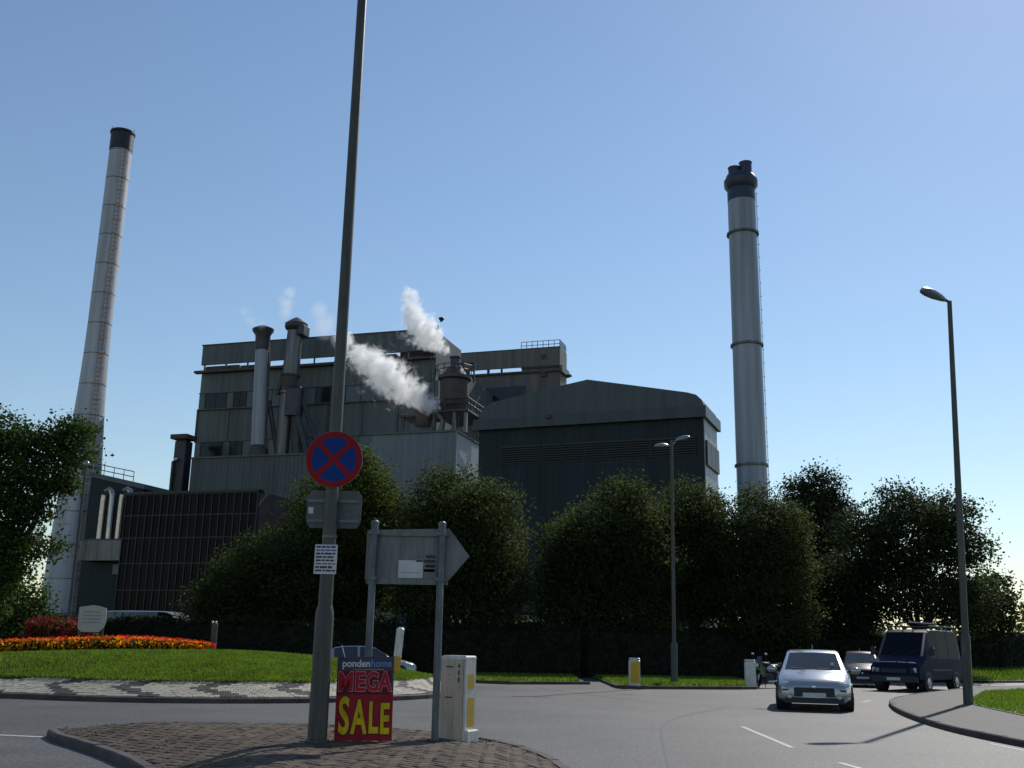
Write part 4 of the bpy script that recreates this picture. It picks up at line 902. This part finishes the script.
obj('post', MB().lathe([(.085, 0), (.06, 3), (.045, 7.7)], n=10), 'dsteel', pl, True); obj('lamp_head', MB().ball((0, 0, 7.82), .14, 10, 8), 'alu', pl, True); pl.rotation_euler = (0, R(-.4), 0)

# ------------------------------------------------------------------ vehicles
def car_shell(parent, stations, paint, glass, split):
    """body lofted from half cross-sections; faces picked by split(k, i) go to glass panes instead"""
    secs = []
    for (y, zb, wd, wbelt, zbelt, wr, zr) in stations:
        h = [(0, zb), (wd * .82, zb), (wd * .97, zb + .1), (wd, (zb + zbelt) / 2), (wbelt, zbelt - .03), (wbelt * .97, zbelt), (wr, zr - .035), (wr * .88, zr), (0, zr + .015)]
        secs.append([(x, y, z) for x, z in h] + [(-x, y, z) for x, z in h[-2:0:-1]])
    n = len(secs[0]); body = MB(); body.v = [p for s in secs for p in s]; panes = {}
    for k in range(len(secs) - 1):
        for i in range(n):
            j = (i + 1) % n; f = (k * n + i, k * n + j, (k + 1) * n + j, (k + 1) * n + i)
            ii = i if i < 8 else 15 - i
            g = split(k, ii)
            if g: panes.setdefault((g, i >= 8 if g.startswith('side') else 0), []).append(f)
            else: body.f.append(f)
    body.f.append(tuple(range(n - 1, -1, -1))[::1]); body.f.append(tuple((len(secs) - 1) * n + i for i in range(n)))
    bo_ = obj('body', body, paint, parent, True)
    for (g, _), fs in panes.items():
        used = sorted({i for f in fs for i in f}); mp = {u: q for q, u in enumerate(used)}; m = MB(); m.v = [body.v[u] for u in used]; m.f = [tuple(mp[i] for i in f) for f in fs]
        obj(g, m, glass, parent, True)
    return bo_
def wheels(parent, ys, xw, r, wd=.2):
    tm = MB(); n = 24
    tm.loft([[(x, rr * math.cos(2 * math.pi * k / n), rr * math.sin(2 * math.pi * k / n)) for k in range(n)] for x, rr in ((0, r * .62), (0, r * .93), (wd * .15, r), (wd * .85, r), (wd, r * .93), (wd, r * .62))], True, True)
    rm = MB(); rm.loft([[(x, rr * math.cos(2 * math.pi * k / 14), rr * math.sin(2 * math.pi * k / 14)) for k in range(14)] for x, rr in ((wd - .01, r * .64), (wd + .012, r * .6), (wd + .002, r * .5), (wd + .02, r * .12))], False, True)
    tme = tm.mesh('tyre'); tme.materials.append(M['tyre']); rme = rm.mesh('rim'); rme.materials.append(M['alloy'])
    for y in ys:
        for s in (1, -1):
            w_ = bpy.data.objects.new('wheel', tme); C.objects.link(w_); w_.parent = parent; w_.location = (s * (xw - wd), y, r); w_.rotation_euler = (0, 0, 0 if s > 0 else math.pi)
            q = bpy.data.objects.new('rim', rme); C.objects.link(q); q.parent = w_
            arch = MB(); arch.loft([[(x, rr * math.cos(2 * math.pi * k / n), rr * math.sin(2 * math.pi * k / n)) for k in range(n)] for x, rr in ((-.1, r * 1.14), (wd - .008, r * 1.14))], False, True)
            a = obj('wheel_arch', arch, 'plastic', parent); a.location = (s * (xw - wd), y, r + .02); a.rotation_euler = w_.rotation_euler
HATCH = [(-2.1, .27, .58, .56, .52, .48, .6), (-2.04, .22, .74, .71, .62, .6, .7), (-1.85, .2, .83, .79, .7, .68, .8), (-1.3, .19, .865, .84, .85, .73, .93), (-.95, .19, .87, .85, .91, .76, 1.0),
         (-.2, .19, .87, .855, .94, .63, 1.44), (.1, .19, .87, .855, .95, .62, 1.5), (.5, .19, .87, .855, .95, .62, 1.52), (.6, .19, .87, .855, .95, .62, 1.52), (1.25, .19, .87, .855, .96, .61, 1.5), (1.65, .2, .86, .85, .97, .58, 1.42), (1.98, .22, .84, .82, 1.0, .62, 1.08), (2.1, .3, .76, .74, .9, .6, .98)]
def hatch_split(k, i):
    if i == 7 and k == 4: return 'windscreen'
    if i == 6 and k == 4: return None
    if i == 7 and k == 10: return 'rear_window'
    if i == 5 and 4 <= k <= 9 and k != 7: return 'side_window'
    return None
def hatchback(label, loc, rz, paint, group=None):
    t = thing('car', label, 'car', loc, rz, group)
    car_shell(t, HATCH, paint, 'cglass', hatch_split)
    wheels(t, (-1.32, 1.25), .885, .315)
    obj('lower_bumper', MB().rbox((-.66, -2.125, .2), (.66, -1.98, .34), .03), 'plastic', t)
    obj('grille', MB().rbox((-.46, -2.115, .36), (.46, -2.03, .6), .03), 'plastic', t)
    obj('bumper_strip', MB().rbox((-.72, -2.09, .5), (.72, -1.9, .54), .01), 'plastic', t)
    obj('tax_disc', B((.42, -.76, 1.13), (.49, -.755, 1.2)), 'paper', t).rotation_euler = (0, 0, 0)
    obj('number_plate', B((-.26, -2.135, .36), (.26, -2.12, .46)), 'paper', t)
    for s in (1, -1):
        obj('headlight', MB().ball((s * .6, -1.955, .655), .17, 12, 8, (1.2, .42, .45)), 'lens', t, True)
        obj('fog_lamp', MB().ball((s * .56, -2.075, .34), .06, 10, 6), 'lens', t, True)
        mi = obj('mirror', MB().ball((s * .98, -.72, 1.0), .13, 12, 8, (1, .55, .72)), 'plastic' if paint != 'silver' else 'silver', t, True); obj('mirror_arm', B((min(s * .84, s * .92), -.75, .95), (max(s * .84, s * .92), -.68, 1.0)), 'plastic', mi)
        obj('wiper', T([(s * .3 + .1, -.94, 1.03), (s * .3 - .22, -.9, 1.05)], .008, 5), 'plastic', t)
    obj('badge', MB().ball((0, -2.12, .6), .05, 10, 6, (1, .4, 1)), 'chrome', t, True)
    obj('seat', MB().rbox((-.5, .1, .7), (-.12, .25, 1.15), .06), 'plastic', t); obj('seat', MB().rbox((.12, .1, .7), (.5, .25, 1.15), .06), 'plastic', t)
    obj('aerial', T([(0, 1.2, 1.5), (0, 1.5, 1.66)], .012, 5), 'plastic', t)
    return t
c1 = hatchback('silver hatchback driving towards the camera on the right of the road', (8.72, 30.5, 0), R(-16), 'silver'); c1.scale = (1.13, 1.04, 1.03)
c2 = hatchback('black hatchback half hidden between the silver car and the van', (16.15, 48.8, 0), R(-17), 'blackp')
c3 = hatchback('silver car passing behind the roundabout, seen side on', (-5.9, 46.2, 0), R(100), 'silver'); c3.scale = (.94, .94, .9)

VAN = [(-2.5, .4, .82, .82, .78, .74, .9), (-2.4, .36, .96, .95, .95, .86, 1.08), (-2.0, .34, 1.0, .98, 1.12, .88, 1.25), (-1.75, .34, 1.0, .99, 1.2, .9, 1.35), (-1.05, .34, 1.0, .99, 1.25, .84, 2.24), (-.75, .34, 1.0, .99, 1.25, .84, 2.34), (-.35, .34, 1, .99, 1.25, .85, 2.36), (-.2, .34, 1, .99, 1.25, .85, 2.36), (.9, .34, 1, .99, 1.25, .85, 2.36), (1.05, .34, 1, .99, 1.25, .85, 2.36), (2.25, .34, 1, .99, 1.25, .85, 2.34), (2.45, .38, .97, .96, 1.2, .82, 2.24)]
def van(label, loc, rz, paint, sc_=1., windows=True, rack=True):
    t = thing('van', label, 'van', loc, rz); t.scale = (sc_,) * 3
    def sp(k, i):
        if i == 7 and k == 3: return 'windscreen'
        if i == 5 and k in (4, 5): return 'side_window'
        if i == 5 and windows and k in (7, 9): return 'side_window'
    car_shell(t, VAN, paint, 'vglass', sp); wheels(t, (-1.6, 1.55), 1.01, .34, .22)
    obj('bumper', MB().rbox((-.9, -2.58, .36), (.9, -2.42, .6), .04), 'plastic', t); obj('grille', MB().rbox((-.5, -2.53, .7), (.5, -2.42, .86), .02), 'plastic', t)
    obj('number_plate', B((-.26, -2.6, .42), (.26, -2.585, .53)), 'paper', t)
    for s in (1, -1):
        obj('headlight', MB().rbox((min(s * .56, s * .86), -2.5, .72), (max(s * .56, s * .86), -2.38, .9), .03), 'lens', t)
        mi = obj('mirror', MB().rbox((min(s * 1.05, s * 1.27), -1.55, 1.35), (max(s * 1.05, s * 1.27), -1.45, 1.68), .04), 'plastic', t); obj('mirror_arm', B((min(s * .96, s * 1.06), -1.5, 1.45), (max(s * .96, s * 1.06), -1.46, 1.5)), 'plastic', mi)
        obj('wiper', T([(s * .3, -1.8, 1.36), (s * .3 + .35, -1.6, 1.55)], .014, 5), 'plastic', t)
        obj('door_handle', B((min(s * .99, s * 1.02), -.6, 1.1), (max(s * .99, s * 1.02), -.42, 1.14)), 'plastic', t)
        obj('side_moulding', B((min(s * 1.0, s * 1.02), -1.1, .78), (max(s * 1.0, s * 1.02), 1.1, .84)), 'plastic', t)
    obj('badge', MB().ball((0, -2.36, 1.0), .06, 10, 6, (1, .4, 1)), 'chrome', t, True)
    if rack:
        rk = MB()
        for y in (-.6, .3, 1.2, 2.1): rk.tube([(-.88, y, 2.3), (-.82, y, 2.48), (.82, y, 2.48), (.88, y, 2.3)], .022, 6)
        for x in (-.82, .82): rk.tube([(x, -.7, 2.5), (x, 2.2, 2.5)], .022, 6)
        obj('roof_rack', rk, 'steel', t)
    return t
van('dark blue panel van with a ladder on its roof rack, right of the silver car', (17.25, 45.0, 0), R(-41), 'navyp', 1.04)
ld_ = MB()
for x in (-.2, .2): ld_.tube([(x, -1.1, 2.56), (x, 2.0, 2.56)], .03, 5)
for k in range(11): ld_.tube([(-.2, -1 + k * .29, 2.56), (.2, -1 + k * .29, 2.56)], .018, 5)
ldo = thing('ladder', 'aluminium ladder lying on the roof rack of the blue van', 'ladder', (17.25, 45.0, .08), R(-41)); ldo.scale = (1.04,) * 3
obj('rails_and_rungs', ld_, 'steel', ldo)
van('pale van roof showing over the hedge, right of the flower bed sign', (-19.2, 58.5, .1), R(82), 'pvan', 1.2, False, False)

# motorcycle behind the far bollard
mc = thing('motorcycle', 'dark motorcycle with a green fairing between the bollard and the silver car', 'motorcycle', (10.75, 44.2, .02), R(-52))
for y in (-.72, .68):
    tw = MB(); n = 22
    tw.loft([[(x, rr * math.cos(2 * math.pi * k / n), rr * math.sin(2 * math.pi * k / n)) for k in range(n)] for x, rr in ((-.05, .22), (-.06, .28), (0, .32), (.06, .28), (.05, .22))])
    o = obj('wheel', tw, 'tyre', mc, True); o.location = (0, y, .32)
    rm = MB()
    for k in range(5): a = 2 * math.pi * k / 5; rm.tube([(0, 0, 0), (0, .23 * math.cos(a), .23 * math.sin(a))], .018, 5)
    obj('rim', rm, 'alloy', o)
obj('fork', MB().tube([(-.09, -.72, .32), (-.09, -.48, .95)], .025, 6).tube([(.09, -.72, .32), (.09, -.48, .95)], .025, 6), 'chrome', mc)
obj('front_mudguard', MB().tube([(0, -.98, .55), (0, -.75, .68), (0, -.5, .6)], .06, 8), 'blackp', mc, True)
obj('engine', MB().rbox((-.17, -.25, .22), (.17, .25, .55), .06), 'dsteel', mc); obj('frame', MB().tube([(0, -.48, .95), (0, -.3, .5), (0, .35, .45), (0, .3, .8), (0, -.4, .85)], .03, 6), 'plastic', mc)
obj('fuel_tank', MB().ball((0, -.1, .88), .27, 14, 10, (.62, 1.1, .55)), 'blackp', mc, True); obj('seat', MB().ball((0, .42, .86), .3, 14, 8, (.5, 1.2, .24)), 'plastic', mc, True)
obj('tail', MB().loft([[(-.1, .6, .8), (.1, .6, .8), (.08, .6, .95), (-.08, .6, .95)], [(-.06, .98, .92), (.06, .98, .92), (.05, .98, .99), (-.05, .98, .99)]], True, True), 'green', mc)
obj('fairing', MB().loft([[(-.2, -.35, .4), (.2, -.35, .4), (.2, -.35, .82), (-.2, -.35, .82)], [(-.16, -.66, .55), (.16, -.66, .55), (.15, -.6, 1.0), (-.15, -.6, 1.0)]], True, True), 'green', mc)
obj('headlight', MB().ball((0, -.68, .88), .1, 12, 8, (1, .5, .8)), 'lens', mc, True); obj('windscreen', MB().loft([[(-.16, -.62, 1.0), (.16, -.62, 1.0)], [(-.11, -.45, 1.24), (.11, -.45, 1.24)]], closed=False), 'cglass', mc)
obj('handlebar', T([(-.36, -.36, 1.02), (-.12, -.46, 1.02), (.12, -.46, 1.02), (.36, -.36, 1.02)], .018, 6), 'chrome', mc)
for s in (1, -1):
    m_ = obj('mirror', MB().ball((s * .34, -.5, 1.34), .075, 10, 6, (1.1, .35, .7)), 'chrome', mc, True); obj('mirror_arm', T([(s * .28, -.42, 1.03), (s * .33, -.48, 1.32)], .012, 5), 'plastic', m_)
obj('exhaust', T([(.16, -.2, .25), (.2, .2, .25), (.22, .75, .42)], [.03, .04, .06], 8), 'chrome', mc, True); obj('side_stand', T([(-.1, .05, .3), (-.22, .1, 0)], .015, 5), 'plastic', mc)
